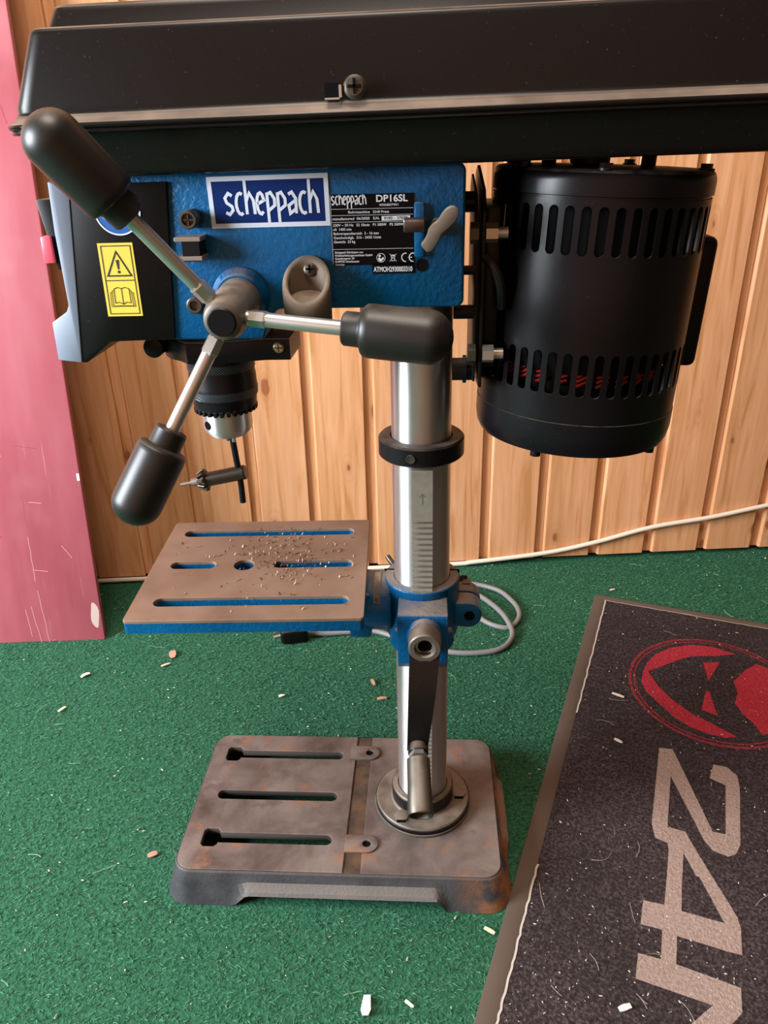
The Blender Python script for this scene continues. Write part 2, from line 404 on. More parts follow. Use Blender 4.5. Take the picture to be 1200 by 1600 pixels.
M['darkened_wall'] = mat('darkened_wall', (.07, .042, .025), .7)  # unseen wall, its brown chosen to darken the reflection on the column
o = G().box((1.75, -2.2, 0), (1.80, .80, 2.4)).obj('wall_right', 'darkened_wall', None, 0); tag(o, 'unseen wall to the right, coloured dark for its reflection in the column', kind='structure')
o = G().box((-2.4, -2.25, 0), (1.80, -2.2, 2.4)).obj('wall_front', 'pine', None, 0); tag(o, 'pine wall behind the camera', kind='structure')
M['ceiling'] = mat('ceiling', (.62, .50, .38), .8)
o = G().box((-2.4, -2.25, 2.4), (1.80, .95, 2.44)).obj('ceiling', 'ceiling', None, 0); tag(o, 'pale wooden ceiling', kind='structure')
# carpet pile: short fibres lying over the felt (nobody could count them)
def blades(n, x0, x1, y0, y1, z, ln, wd, tilt, name, m, reject=None):
    p = np.column_stack([rng.uniform(x0, x1, n), rng.uniform(y0, y1, n)])
    if reject is not None: p = p[~reject(p)]
    n = len(p); a = rng.uniform(0, 2 * PI, n); L = ln * rng.uniform(.5, 1.5, n); h = L * rng.uniform(*tilt, n); W = wd * rng.uniform(.6, 1.4, n)
    d = np.column_stack([np.cos(a), np.sin(a)]); q = np.column_stack([-d[:, 1], d[:, 0]]) * W[:, None] / 2
    m1 = p + d * L[:, None] * .5 + q * 1.2; e = p + d * L[:, None] + rng.normal(0, ln * .2, (n, 2))
    zz = np.full(n, z)
    V = np.stack([np.column_stack([p - q, zz]), np.column_stack([p + q, zz]), np.column_stack([m1, zz + h * .8]), np.column_stack([e, zz + h])], 1).reshape(-1, 3)
    F = (np.arange(n)[:, None] * 4 + np.array([[0, 1, 2, 3]]))
    return raw(name, V, F, m)
MO = np.array([.2751, .4708]); MU = np.array([.94727, -.32045]); MV = np.array([-.32045, -.94727])
def in_mat(p):
    q = p - MO; u = q @ MU; v = q @ MV; return (u > 0) & (u < .86) & (v > 0) & (v < 1.2)
def in_wall(p):
    return ((p - np.array([WA.x, WA.y])) @ np.array([WN.x, WN.y])) > -.002
pile = blades(230000, -.80, .85, -.32, .66, .0002, .0040, .00055, (.12, .45), 'carpet_pile', 'pile', lambda p: in_mat(p) | in_wall(p) | ((p[:, 0] > -.255) & (p[:, 0] < .088) & (np.abs(p[:, 1]) < .105)))
tag(pile, 'short green felt fibres of the carpet', 'carpet pile', kind='stuff')
# pale crumbs trodden into the carpet
def crumbs(n, fn, size, name, m, z):
    V = []; F = []
    for i in range(n):
        x, y = fn(); s = size * random.uniform(.5, 1.7); a = random.uniform(0, PI); l = s * random.uniform(1, 2.6); k = len(V); h = s * .5
        c, sn = math.cos(a), math.sin(a)
        for u, v, t in ((-l, -s, 0), (l, -s * .6, 0), (l * .8, s, 0), (-l, s * .7, 0), (-l * .5, 0, h), (l * .5, 0, h)):
            V.append((x + (u * c - v * sn) / 2, y + (u * sn + v * c) / 2, z + t))
        F += [(k, k + 1, k + 5, k + 4), (k + 1, k + 2, k + 5, k + 5), (k + 2, k + 3, k + 4, k + 5), (k + 3, k, k + 4, k + 4)]
    F2 = [f if len(set(f)) == 4 else tuple(dict.fromkeys(f)) for f in F]
    me = bpy.data.meshes.new(name); me.from_pydata(V, [], F2); me.materials.append(M[m]); o = bpy.data.objects.new(name, me); C.objects.link(o); return o
def on_carpet():
    while True:
        x, y = random.uniform(-.75, .8), random.uniform(-.3, .62); p = np.array([[x, y]])
        if not in_mat(p)[0] and not in_wall(p)[0] and not (-.26 < x < .1 and abs(y) < .11): return x, y
tag(crumbs(520, on_carpet, .00105, 'carpet_crumbs', 'sawdust', .0015), 'pale crumbs of sawdust strewn over the green carpet', 'crumbs', kind='stuff')
def fibres(n, name, m, z, fn, r=.00025):
    g = G()
    for i in range(n):
        x, y = fn(); a = random.uniform(0, 2 * PI); b = random.uniform(-60, 60); l = random.uniform(.008, .028)
        pts = [(x, y, z)]
        for k in range(6):
            a += b * l / 6; pts.append((pts[-1][0] + math.cos(a) * l / 6, pts[-1][1] + math.sin(a) * l / 6, z + random.uniform(0, .001)))
        g.tube(pts, r, 3, 1)
    return g.obj(name, m, None, 0)
M['hair'] = varied('hair', (.16, .30, .17), (.42, .50, .36))
tag(fibres(70, 'loose_fibres', 'hair', .003, on_carpet, .0002), 'loose pale threads lying on the green carpet', 'fibres', kind='stuff')

# ------------------------------------------------------------ red board leaning on the wall
dy = (.45 - .335) / .833
ang = math.atan2(.115, .833)
rb = empty('red_board', (-.4845, .335, 0)); rb.rotation_euler = (-ang, 0, math.radians(4.5))
tag(rb, 'scuffed red painted wooden board leaning on the pine wall', 'board')
W_, H_ = .36, 1.05
prof = [(-.006, 0), (0, .006), (.0, .006)]
G().box((-W_, 0, 0), (0, .010, H_), .0022).obj('board_panel', 'red_paint', rb)
# worn patch at lower right corner and a white nick in the edge, long cracks
g = G(); pts = []
for k in range(18):
    t = 2 * PI * k / 18; pts.append((-.0095 + .0062 * math.cos(t) + .001 * math.sin(3 * t), -.0002, .042 + .021 * math.sin(t)))
tag(g.flat(pts).obj('worn_patch', 'chip_white', rb, 0), 'pale worn patch at the lower right corner')
G().box((-.0045, -.0003, .2515), (-.0008, .0002, .262)).obj('paint_nick', 'white_ink', rb, 0)
M['crack'] = mat('crack', (.22, .03, .045), .8); M['scratch'] = mat('scratch', (.52, .24, .27), .7)
g = G()
for x, z0, z1, lean in ((-.128, .17, .36, -.03), (-.10, .52, .62, -.016), (-.083, .44, .58, -.012), (-.055, .30, .305, -.03), (-.12, .48, .52, .01), (-.022, .71, .75, -.01)):
    n = 9; f = lambda a, b: (a, -.0002, b)
    G().stroke([(x + lean * k / (n - 1) + random.uniform(-.0008, .0008), z0 + (z1 - z0) * k / (n - 1)) for k in range(n)], .0006, f).obj('crack', 'crack', rb, 0)
for x, z0, z1, lean in ((-.084, .0, .085, -.004), (-.096, 0, .06, -.006), (-.108, .01, .055, -.003), (-.089, .10, .17, .001), (-.030, .135, .155, -.012), (-.105, .29, .33, -.02), (-.068, .115, .118, -.02), (-.06, .22, .222, -.018)):
    n = 7; f = lambda a, b: (a, -.0002, b)
    G().stroke([(x + lean * k / (n - 1) + random.uniform(-.0006, .0006), z0 + (z1 - z0) * k / (n - 1)) for k in range(n)], .0007, f).obj('scratch', 'scratch', rb, 0)

# ------------------------------------------------------------ door mat
mt = empty('floor_mat', (MO[0], MO[1], 0)); mt.rotation_euler = (0, 0, math.radians(-18.6914))
tag(mt, 'dark floor mat with brown rubber rim, red oval emblem and pale 24', 'mat')
# mat frame: local x = u, local y = -v
G().plate(rrect(0, .86, -1.2, 0, .006), [rrect(.0185, .842, -1.18, -.0165, .004)], 0, .0042, .0012).obj('mat_rim', 'mat_rubber', mt)
G().plate(rrect(.0185, .842, -1.18, -.0165, .004), [], 0, .0052).obj('mat_field', 'mat_pile', mt)
def flatpoly(poly, holes=(), z=.0052, t=.0003):
    return G().plate([(a, -b) for a, b in poly], [[(a, -b) for a, b in h] for h in holes], z, z + t)
TWO = [(0.1213, 0.3296), (0.1364, 0.3263), (0.1438, 0.3439), (0.1832, 0.4399), (0.1957, 0.4388), (0.1956, 0.3653), (0.1786, 0.3602), (0.1824, 0.3363), (0.197, 0.3353), (0.2079, 0.3462), (0.2104, 0.3639), (0.2099, 0.4483), (0.2055, 0.4619), (0.1982, 0.468), (0.1835, 0.4651), (0.1746, 0.4546), (0.1665, 0.4362), (0.1369, 0.3725), (0.138, 0.4487), (0.1388, 0.4715), (0.1271, 0.4689), (0.1221, 0.4509)]
FOUR = [(0.1388, 0.4700), (0.1377, 0.4497), (0.1561, 0.45), (0.165, 0.4669), (0.1753, 0.4848), (0.1912, 0.5121), (0.197, 0.5219), (0.2059, 0.5375), (0.2091, 0.5489), (0.2098, 0.5767), (0.197, 0.5776), (0.184, 0.5773), (0.1543, 0.5779), (0.1553, 0.6090), (0.1422, 0.6090), (0.1412, 0.5759), (0.1219, 0.577), (0.1219, 0.5503), (0.1412, 0.5482), (0.1415, 0.5153), (0.1411, 0.4792)]
FHOLE = [(0.1555, 0.479), (0.156, 0.5253), (0.1569, 0.5495), (0.1948, 0.5487), (0.1832, 0.5256), (0.1716, 0.5039), (0.1686, 0.5035)]
EM = [(0.1225, 0.6075), (0.1422, 0.6062), (0.1552, 0.6064), (0.2083, 0.609), (0.209, 0.6314), (0.2009, 0.6445), (.166, .690), (.2085, .748), (.2085, .7665), (.1225, .7665), (.1225, .7445), (.1855, .7455), (.145, .690), (.1859, .6335), (.1225, .6325)]
CRES = [(0.0896, 0.2064), (0.09, 0.1825), (0.094, 0.1596), (0.1027, 0.1375), (0.1203, 0.1148), (0.149, 0.0962), (0.1765, 0.0913), (0.2087, 0.0992), (0.1803, 0.1133), (0.1501, 0.1251), (0.1305, 0.1433), (0.1146, 0.1614), (0.0961, 0.1803), (0.1121, 0.2097), (0.132, 0.233), (0.1547, 0.2512), (0.1792, 0.2626), (0.2086, 0.2775), (0.1955, 0.2835), (0.1766, 0.2833), (0.1557, 0.2787), (0.1354, 0.266), (0.1153, 0.2445), (0.0979, 0.2262)]
TRI = [[(0.1664, 0.135), (0.1879, 0.1256), (0.1738, 0.1758)], [(0.1711, 0.1981), (0.1758, 0.1978), (0.1857, 0.245), (0.1666, 0.2391)]]
RED = [(.270, .150), (0.2492, 0.1188), (0.2348, 0.1133), (0.2214, 0.1319), (0.205, 0.1644), (0.2103, 0.188), (0.2062, 0.2113), (0.2166, 0.2312), (0.2281, 0.2447), (0.2377, 0.2632), (.255, .250), (.271, .221), (.276, .186)]
tag(flatpoly(TWO).obj('digit_two', 'mat_white', mt, 0), 'pale digit 2')
tag(flatpoly(FOUR, [FHOLE], .0053).obj('digit_four', 'mat_white', mt, 0), 'pale digit 4')
tag(flatpoly(EM, (), .0052).obj('letter_print', 'mat_white', mt, 0), 'pale letter cut off by the frame')
tag(flatpoly(CRES).obj('emblem_crescent', 'mat_red', mt, 0), 'red crescent of the emblem')
for t in TRI: tag(flatpoly(t).obj('emblem_wedge', 'mat_red', mt, 0), 'red wedge of the emblem')
tag(flatpoly(RED).obj('emblem_lobe', 'mat_red', mt, 0), 'red toothed lobe of the emblem')
g = G(); ec, ea, eb = (.182, .1890), .1085, .1115
for rr, ww in ((1.0, .0042), (.945, .0026)):
    g.stroke([(ec[0] + ea * rr * math.cos(2 * PI * k / 72), -(ec[1] + eb * rr * math.sin(2 * PI * k / 72))) for k in range(72)], ww, lambda a, b: (a, b, .0055), True)
tag(g.obj('emblem_ring', 'mat_ring', mt, 0), 'thin dull red double ring round the emblem')
# lint in the seam of the rim
g = G()
for seg_ in ((.0165, .30), (.545, .74)):
    n = 40; G().stroke([(.0185 + random.uniform(-.0006, .0006), -(seg_[0] + (seg_[1] - seg_[0]) * k / n)) for k in range(n + 1)], .0020, lambda a, b: (a, b, .0057)).obj('seam_lint', 'lint', mt, 0)
n = 30; g.stroke([(.0185 + .24 * k / n, -.0165 + random.uniform(-.0006, .0006)) for k in range(n + 1)], .0012, lambda a, b: (a, b, .0057))
tag(g.obj('seam_lint', 'lint', mt, 0), 'pale lint caught along the rim seam')
def on_mat():
    u, v = random.uniform(.022, .60), random.uniform(.02, .95)
    if random.random() < .35: v = random.uniform(.55, .95); u = random.uniform(.022, .3)
    p = MO + MU * u + MV * v; return p[0], p[1]
tag(crumbs(1500, on_mat, .00075, 'mat_crumbs', 'sawdust', .0054), 'pale specks and crumbs caught in the dark mat', 'crumbs', kind='stuff')
tag(fibres(80, 'mat_hairs', 'lint', .0057, on_mat, .00016), 'short pale hairs caught in the dark mat', 'fibres', kind='stuff')

# ------------------------------------------------------------ wood chips, each its own thing
def chip(loc, l, wd, a, label, m='wood_chip', bend=.3):
    g = G(); n = 5; b = bmesh.new(); rows = []
    for k in range(n):
        t = k / (n - 1) - .5; ww = wd * (1 - 1.3 * t * t) * random.uniform(.8, 1.1)
        rows.append([(t * l, s * ww / 2, .0016 + bend * l * (.25 - t * t) * .5 + dz) for s, dz in ((-1, 0), (1, 0), (1, .0012), (-1, .0012))])
    g.loft(rows); o = g.obj('wood_chip', m, None, 40, loc); o.rotation_euler = (random.uniform(-.15, .15), random.uniform(-.1, .1), a)
    return tag(o, label, 'wood chip', 'wood chips strewn on the floor')
M['chip_pink'] = mat('chip_pink', (.42, .22, .15), .8); M['chip_pale'] = mat('chip_pale', (.62, .56, .48), .8)
chip((-.3683, .2976, .001), .017, .010, 1.9, 'pinkish curled wood chip right of the red board on carpet', 'chip_pink', .7)
chip((-.3705, .2717, .001), .013, .004, .6, 'thin pale wood sliver just below the pinkish chip')
chip((-.4779, .2459, .001), .013, .006, .7, 'folded cream wood chip below the red board', 'chip_pale', .8)
chip((-.4807, .174, .001), .012, .0045, 1.1, 'slim pale wood chip on carpet at the left edge')
chip((-.2842, -.0506, .001), .010, .006, .6, 'small orange wood chip left of the press base', 'chip_pink')
chip((-.0466, -.1987, .001), .018, .009, 1.55, 'whitish rounded chip on carpet in front of the base', 'chip_pale', .2)
chip((-.0100, -.196, .001), .009, .0028, -.6, 'tiny white splinter right of the whitish chip', 'chip_pale', .1)
chip((-.07, .2394, .001), .012, .005, 2.0, 'brownish wood chip left of the column foot', 'chip_pink', .5)
chip((-.0560, .206, .001), .013, .005, .2, 'brown flake behind the base near the column', 'chip_pink', .4)
chip((.064, -.1248, .001), .011, .0038, 2.6, 'forked cream splinter in front of the right base foot', 'wood_chip', .3)
chip((-.1917, .2082, .001), .008, .004, .3, 'small pale chip behind the base, left of centre', 'chip_pale')
chip((.3061, .4862, .0005), .009, .0042, .3, 'pale chip on carpet behind the mat corner')
chip((.2561, .2161, .0045), .016, .0035, -.5, 'thin pale splinter on the mat left of the red emblem', 'wood_chip', .1)
chip((.2380, .1295, .0045), .011, .0035, -.8, 'pale splinter on the mat below the red emblem', 'chip_pale', .1)
chip((.1735, -.1945, .0045), .011, .006, .3, 'white flake on the mat beside the cut-off letter', 'chip_pale', .2)

# ------------------------------------------------------------ drill press
dp = empty('drill_press'); tag(dp, 'blue and black bench drill press standing on a rusty iron base', 'drill press')
def P(g, name, m, parent=dp, label=None, smooth=35, kind=None):
    o = g.obj(name, m, parent, smooth); tag(o, label, None, None, kind); return o

# --- base
bx0, bx1, by = -.2445, .0775, .0945
HB = .037
slots = [rrect(-.2245, -.0920, .0585, .0670, .0042), slot(-.2225, -.0920, .0018, .0052), rrect(-.2220, -.0912, -.0605, -.0515, .0042)]
def tslot(x0, x1, yc, hw, head, hh):
    r = .003
    return [(x0 + r, yc - hh), (x0 + head - r, yc - hh), (x0 + head, yc - hh + r), (x0 + head, yc - hw), (x1 - hw, yc - hw)] + \
           [(x1 - hw + hw * math.cos(t), yc + hw * math.sin(t)) for t in (-1.2, -.6, 0, .6, 1.2)] + \
           [(x1 - hw, yc + hw), (x0 + head, yc + hw), (x0 + head, yc + hh - r), (x0 + head - r, yc + hh), (x0 + r, yc + hh), (x0, yc + hh - r), (x0, yc - hh + r)]
slots = [tslot(-.2270, -.0915, .0630, .0058, .017, .0108), slot(-.2225, -.0920, .0016, .0062), tslot(-.2245, -.0912, -.0556, .0062, .017, .0112)]
def skirt_ring(off, zf):
    return [(x, y, zf(x, y)) for x, y in outline(off)]
def outline(off):
    x0, x1, y0, y1 = bx0 - off, bx1 + off, -by - off, by + off; r = .017 + off * .7; pts = []
    def line(a, b, n): return [(a[0] + (b[0] - a[0]) * k / n, a[1] + (b[1] - a[1]) * k / n) for k in range(n)]
    def arc(cx, cy, a): return [(cx + r * math.cos(math.radians(a + 90 * k / 8)), cy + r * math.sin(math.radians(a + 90 * k / 8))) for k in range(8)]
    pts += arc(x1 - r, y1 - r, 0) + line((x1 - r, y1), (x0 + r, y1), 60) + arc(x0 + r, y1 - r, 90) + line((x0, y1 - r), (x0, y0 + r), 30)
    pts += arc(x0 + r, y0 + r, 180) + line((x0 + r, y0), (x1 - r, y0), 60) + arc(x1 - r, y0 + r, 270) + line((x1, y0 + r), (x1, y1 - r), 30)
    return pts
N0 = outline(0)
def arch(i):
    """0 at a foot, 1 along the raised middle of a side"""
    x, y = N0[i]
    def s(v, a, b): return max(0., min(1., (v - a) / (b - a)))
    if abs(abs(y) - by) < 1e-4: t = min(s(x, -.184, -.167), s(-x, -.022, -.013))
    elif x > 0: t = min(s(y, -.040, -.030), s(-y, -.055, -.045))
    else: t = 0
    return t * t * (3 - 2 * t)
rings = []
for off, zt, offa, za in ((0, .0362, 0, .0362), (.0012, .0340, .0012, .0340), (.0045, .0225, .0040, .0255), (.0095, .0060, .0100, .0190), (.0113, .0006, .0122, .0160), (.0090, .0004, .0098, .0150), (.0045, .0060, .0045, .0170), (-.004, .0290, -.004, .0290)):
    A, B = outline(off), outline(offa); rings.append([(A[i][0] * (1 - arch(i)) + B[i][0] * arch(i), A[i][1] * (1 - arch(i)) + B[i][1] * arch(i), zt * (1 - arch(i)) + za * arch(i)) for i in range(len(A))])
base = empty('base', (0, 0, 0), dp)
g = G().loft(rings, False, False); P(g, 'base_skirt', 'base_side', base, 'dark grey painted skirt, rusty at the right')
g = G().plate([(x, y) for x, y in outline(-.0005)], slots, .029, .0358); P(g, 'base_bed', 'bed', base, 'dark rusty cast bed in the groove', 0)
left_pad = [(-.0765, -.0935), (-.0765, .0935)] + [p for p in outline(-.0006)[68:68 + 0]]
lp = [p for p in outline(-.0006) if p[0] < -.0765]
lp.sort(key=lambda p: 0)
o_ = outline(-.0006); left = [p for p in o_ if p[0] < -.0770]
left = [(-.0770, by + -.0006)] + left + [(-.0770, -by + .0006)]
P(G().plate(left, slots, .0355, HB, .0006), 'work_face', 'base_top', base, 'machined purplish brown face with three slots', 12)
right = [p for p in o_ if p[0] > -.0610]
k0 = max(range(len(right)), key=lambda i: math.dist(right[i], right[i - 1])); right = right[k0:] + right[:k0]
P(G().plate(right, [], .0355, HB - .0002, .0006), 'column_face', 'base_top', base, 'brown grey cast face under the column', 12)
for x, y in ((-.0612, .0667), (-.0556, -.0603)):
    outer = [(x - .022, y - .0105), (x, y - .0105)] + [(x + .0115 * math.sin(t), y - .0105 * math.cos(t)) for t in np.linspace(.3, PI - .3, 9)] + [(x, y + .0105), (x - .022, y + .0105)]
    P(G().plate(outer, [circ(x, y, .0042)], .036, .0392, .0006), 'bolt_lug', 'base_top', base, None, 30)
    P(G().cyl((x, y, .030), (x, y, .0374), .0050), 'bolt_hole', 'dark_hole', base)
# --- column flange, column, rack
fg = P(G().lathe([(.0505, .0368), (.0505, .0400), (.0490, .0408), (.0490, .0455), (.0478, .0467), (.0335, .0467), (.0320, .0480), (.0315, .0640), (.0305, .0652), (.0260, .0652), (.0255, .06)], seg=72), 'column_flange', 'hub_steel')
P(G().lathe([(.0496, .0402), (.0499, .0405), (.0499, .0448), (.0496, .0451)], seg=72, cap=False), 'flange_edge', 'black_metal', fg, 'black painted flange edge')
P(G().lathe([(.0317, .0495), (.0320, .0500), (.0320, .0628), (.0317, .0632)], seg=64, cap=False), 'socket_band', 'black_metal', fg)
for a in (236, 2, 119):
    x, y = .0385 * math.cos(math.radians(a)), .0385 * math.sin(math.radians(a))
    P(G().cyl((x, y, .0466), (x, y, .0486), .0076, bev=.0008), 'flange_bolt', 'hub_steel', fg)
    P(G().box((x - .0045, y - .0080, .0467), (x + .0045, y - .0066, .0490)), 'bolt_notch', 'dark_hole', fg, None, 0)
P(G().cyl((0, 0, .05), (0, 0, .60), .025, seg=96), 'column', 'column')
# rack with teeth: a plain head then teeth, standing on the front of the column
teeth = []; z = .3856
poly = [(-.020, .4322), (-.0305, .4322), (-.0315, .4312), (-.0315, .3862)]
while z > .070:
    poly += [(-.0280, z), (-.0280, z - .0016), (-.0316, z - .0026), (-.0316, z - .0044)]; z -= .0053
poly += [(-.020, z)]
rk = P(G().prism(poly, -.0078, .0096, 'yz'), 'gear_rack', 'rack', dp, None, 30)
fz = lambda a, b: (a, -.0317, b)
g = G(); g.stroke([(.0010, .4020), (.0010, .4115)], .0007, fz); g.stroke([(-.0012, .4090), (.0010, .4117), (.0032, .4090)], .0007, fz)
tag(P(g, 'arrow_mark', 'chrome', rk, 'stamped arrow pointing up', 0))
# --- stop collar
sc_ = P(G().lathe([(.0262, .436), (.0345, .436), (.0360, .4375), (.0360, .4510), (.0345, .4525), (.0262, .4525)], seg=72, cap=False), 'stop_collar', 'black_metal')
P(G().cyl((-.008, -.0345, .4440), (-.0082, -.0356, .4440), .0030, seg=6).lathe([(.0030, 0), (.0037, .0003), (.0037, .0014), (.0028, .0014), (.0026, .0002)], (-.008, -.0348, .444), (-.22, -1, 0), 20, False), 'set_screw', 'dark_steel', sc_)
# --- table bracket
br = empty('table_bracket', (0, 0, 0), dp)
P(G().lathe([(.0256, .3170), (.0330, .3170), (.0338, .3160), (.0338, .262), (.031, .254), (.0262, .250)], seg=72, cap=False), 'bracket_sleeve', 'blue', br)
g = G().prism([(-.020, .318), (-.020, .308), (-.024, .3085), (-.0570, .3105), (-.0590, .3085), (-.0595, .262), (-.052, .252), (-.020, .245)], -.0205, .0230, 'yz', .0022)
P(g, 'gear_housing', 'blue', br)
g = G().prism([(-.0245, .275), (.0275, .275), (.0300, .262), (.0160, .240), (.0060, .236), (-.0080, .236), (-.0150, .240), (-.0300, .262)], -.030, .020, 'xz', .003)
P(g, 'housing_foot', 'blue', br)
g = G().lathe([(.0155, -.052), (.0155, .0595 - .055), (.0140, .0065)], (.0032, -.0600, .2925), (0, -1, 0), 40); P(g, 'shaft_boss', 'blue', br)
for z0, z1 in ((.3005, .3120), (.2700, .2985)):
    pass
# clamp ears at the right with the slit between them
def ear(y0, y1):
    poly = [(.024, .2705), (.040, .2685)] + [(.0425 + .0125 * math.sin(t), .2815 - .0130 * math.cos(t)) for t in np.linspace(.2, PI - .2, 11)] + [(.040, .2945), (.024, .2945)]
    return G().prism(poly, y0, y1, 'xz', .0022)
P(ear(-.014, .0065), 'clamp_ear', 'blue', br); P(ear(.0085, .026), 'clamp_ear', 'blue', br)
P(G().cyl((.0435, -.0146, .2815), (.0435, -.0120, .2815), .0048), 'ear_hole', 'dark_hole', br)
P(G().cyl((.0415, .020, .2900), (.0415, .0300, .2900), .0062, seg=6), 'clamp_bolt', 'dark_steel', br); P(G().cyl((.0395, .0270, .2900), (.0395, .0330, .2960), .0040, seg=12, bev=.001), 'bolt_nut', 'black_metal', br)
P(G().box((-.0345, .0072, .2995), (-.0257, .0092, .3173)), 'clamp_slit', 'dark_hole', br, None, 0); P(G().box((.0257, .0072, .2945), (.0345, .0092, .3173)), 'clamp_slit', 'dark_hole', br, None, 0)
# tilt trunnion between sleeve and table
P(G().cyl((-.0525, 0, .2895), (-.027, 0, .2895), .0275, seg=56, bev=.0025).box((-.066, -.024, .262), (-.046, .024, .3090), .003), 'tilt_boss', 'blue', br)
g = G(); arc = [(-.0283 * math.sin(t), .2895 + .0283 * math.cos(t)) for t in np.linspace(-.1, 1.15, 14)]
for (y0, z0), (y1, z1) in zip(arc, arc[1:]):
    g.flat([(-.0432, y0, z0), (-.0372, y0, z0), (-.0372, y1, z1), (-.0432, y1, z1)])
ts = P(g, 'tilt_scale', 'beige', br, 'pale graduated tilt scale strip')
a = 1.02; P(G().cyl((-.0402, -.0280 * math.sin(a), .2895 + .0280 * math.cos(a)), (-.0402, -.0290 * math.sin(a), .2895 + .0290 * math.cos(a)), .0018, seg=16), 'scale_rivet', 'dark_steel', br)
P(G().cyl((-.024, .020, .3105), (-.0330, .0300, .3190), .0026, bev=.0008), 'locking_lever', 'dark_steel', br)
# --- crank
ck = empty('crank', (0, 0, 0), dp)
hx, hz = .0032, .2940
CY = -.072
P(G().lathe([(.0138, -.030), (.0138, .0100), (.0128, .0112), (.0090, .0112), (.0082, .0100), (.0082, -.004), (0, -.004)], (hx, CY, hz), (0, -1, 0), 44), 'crank_hub', 'hub_steel', ck)
P(G().cyl((hx, CY - .003, hz), (hx, CY - .0045, hz), .0080, seg=32), 'hub_bore', 'dark_hole', ck)
P(G().lathe([(.0062, 0), (.0080, .0006), (.0080, .0030), (.0060, .0030)], (hx, CY - .0040, hz - .0002), (0, -1, 0), 32, False), 'bore_ring', 'zinc', ck)
# arm: flat bar, wide at the hub, bowed outward and narrowing to the handle
rows = []; HXb, HZb = -.0035, .1990
for k in range(13):
    t = k / 12; zc = hz - .006 + (HZb - .004 - (hz - .006)) * t; xc = hx + (HXb - hx) * t; hw = .0128 - .0040 * t
    y = CY - .0075 - .0200 * (1 - (1 - min(1, t * 1.5)) ** 2) + .004 * t * t
    rows.append([(xc - hw, y, zc), (xc + hw, y, zc), (xc + hw, y + .0045, zc), (xc - hw, y + .0045, zc)])
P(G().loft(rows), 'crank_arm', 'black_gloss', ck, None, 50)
P(G().lathe([(.0088, -.0020), (.0088, .0050), (.0080, .0060), (.0055, .0060)], (HXb + .001, -.0975, HZb), (0, -1, -.10), 36), 'pivot_washer', 'black_metal', ck)
P(G().cyl((HXb + .0011, -.1025, HZb - .0008), (HXb + .0013, -.1080, HZb - .0012), .0082, seg=6), 'pivot_nut', 'chrome', ck)
p0 = Vector((HXb + .0012, -.1070, HZb - .0010)); p1 = Vector((.0000, -.1500, .1765)); d = (p1 - p0)
L = d.length
P(G().lathe([(.0075, 0), (.0098, .0015), (.0100, L * .5), (.0108, L - .0008), (.0104, L), (.0090, L), (.0085, L - .012), (0, L - .012)], p0, d, 40), 'crank_handle', 'dark_steel', ck)
P(G().cyl(p0 + d * (1 - .010 / L), p0 + d * (1 - .009 / L), .0088), 'handle_bore', 'dark_hole', ck)

# --- work table
tb = empty('work_table', (-.1505, .0056, .3225), dp); tb.rotation_euler = (0, 0, math.radians(2.4))
Ta = math.radians(-2.4)
def tl(x, y):
    a, b = x + .1505, y - .0056; return (a * math.cos(Ta) - b * math.sin(Ta), a * math.sin(Ta) + b * math.cos(Ta))
tw, td = .1000, .0905
outer = rrect(-tw, tw, -td, td, .0035, 4)
def tsl(x0, y0, x1, y1, hw):
    a, b = tl(x0, y0), tl(x1, y1); return slot(a[0], b[0], (a[1] + b[1]) / 2, hw)
tsl_ = [tsl(-.2384, .0688, -.0684, .0727, .0066), tsl(-.2334, .003, -.1912, .0059, .0064), tsl(-.1379, .0076, -.064, .0096, .0064), tsl(-.2293, -.0595, -.0617, -.053, .0066)]
cxy = tl(-.1648, .0055); tsl_.append(circ(*cxy, .0095, 28))
P(G().plate(outer, tsl_, -.0030, 0, .0004), 'table_face', 'table_top', tb, 'bare brown machined face with slots', 12)
P(G().plate(rrect(-tw + .0002, tw - .0002, -td + .0002, td - .0002, .0035, 4), tsl_, -.0125, -.0030), 'table_body', 'blue', tb, None, 30)
g = G().box((-.10, -.0895, -.034), (.10, -.0835, -.012), .001).box((-.10, .0835, -.034), (.10, .0895, -.012), .001)
g = G().box((-.09, -.014, -.0300), (.085, .014, -.0125), .002)
P(g, 'table_rib', 'blue', tb)
# --- head casting
hd = P(G().prism([(-.200, .6610), (.0270, .6610), (.0300, .6580), (.0300, .5735), (.0270, .5705), (-.0985, .5705), (-.1035, .5660), (-.1100, .5500), (-.200, .5500)], -.070, .070, 'xz', .0028, 3), 'head_casting', 'blue')
g = G().prism([(-.0034, .6380), (.0035, .6380), (.0035, .6040), (-.0034, .6040)], -.0742, -.060, 'xz', .0012)
P(g, 'lock_boss', 'blue', hd)
P(G().lathe([(.0200, 0), (.0200, .001), (.0170, .0050), (.0160, .0075), (.0100, .0075)], (-.1232, -.0695, .5795), (0, -1, -.08), 40), 'hub_boss', 'blue', hd)
P(G().cyl((.0015, -.0690, .5986), (.0015, -.0704, .5986), .0032).lathe([(.0030, 0), (.0042, .0004), (.0042, .0010), (.0030, .0010)], (.0015, -.0696, .5986), (0, -1, 0), 24, False), 'bolt_hole', 'dark_hole', hd)
P(G().lathe([(.0058, 0), (.0058, .0040), (.0048, .0048), (.0034, .0048), (.0030, .0025), (0, .0025)], (-.1560, -.0690, .5745), (0, -1, 0), 24), 'stop_screw', 'dark_steel', hd)
P(G().box((-.1830, -.020, .540), (-.1200, .020, .5560), .002), 'quill_housing', 'black_metal', hd)
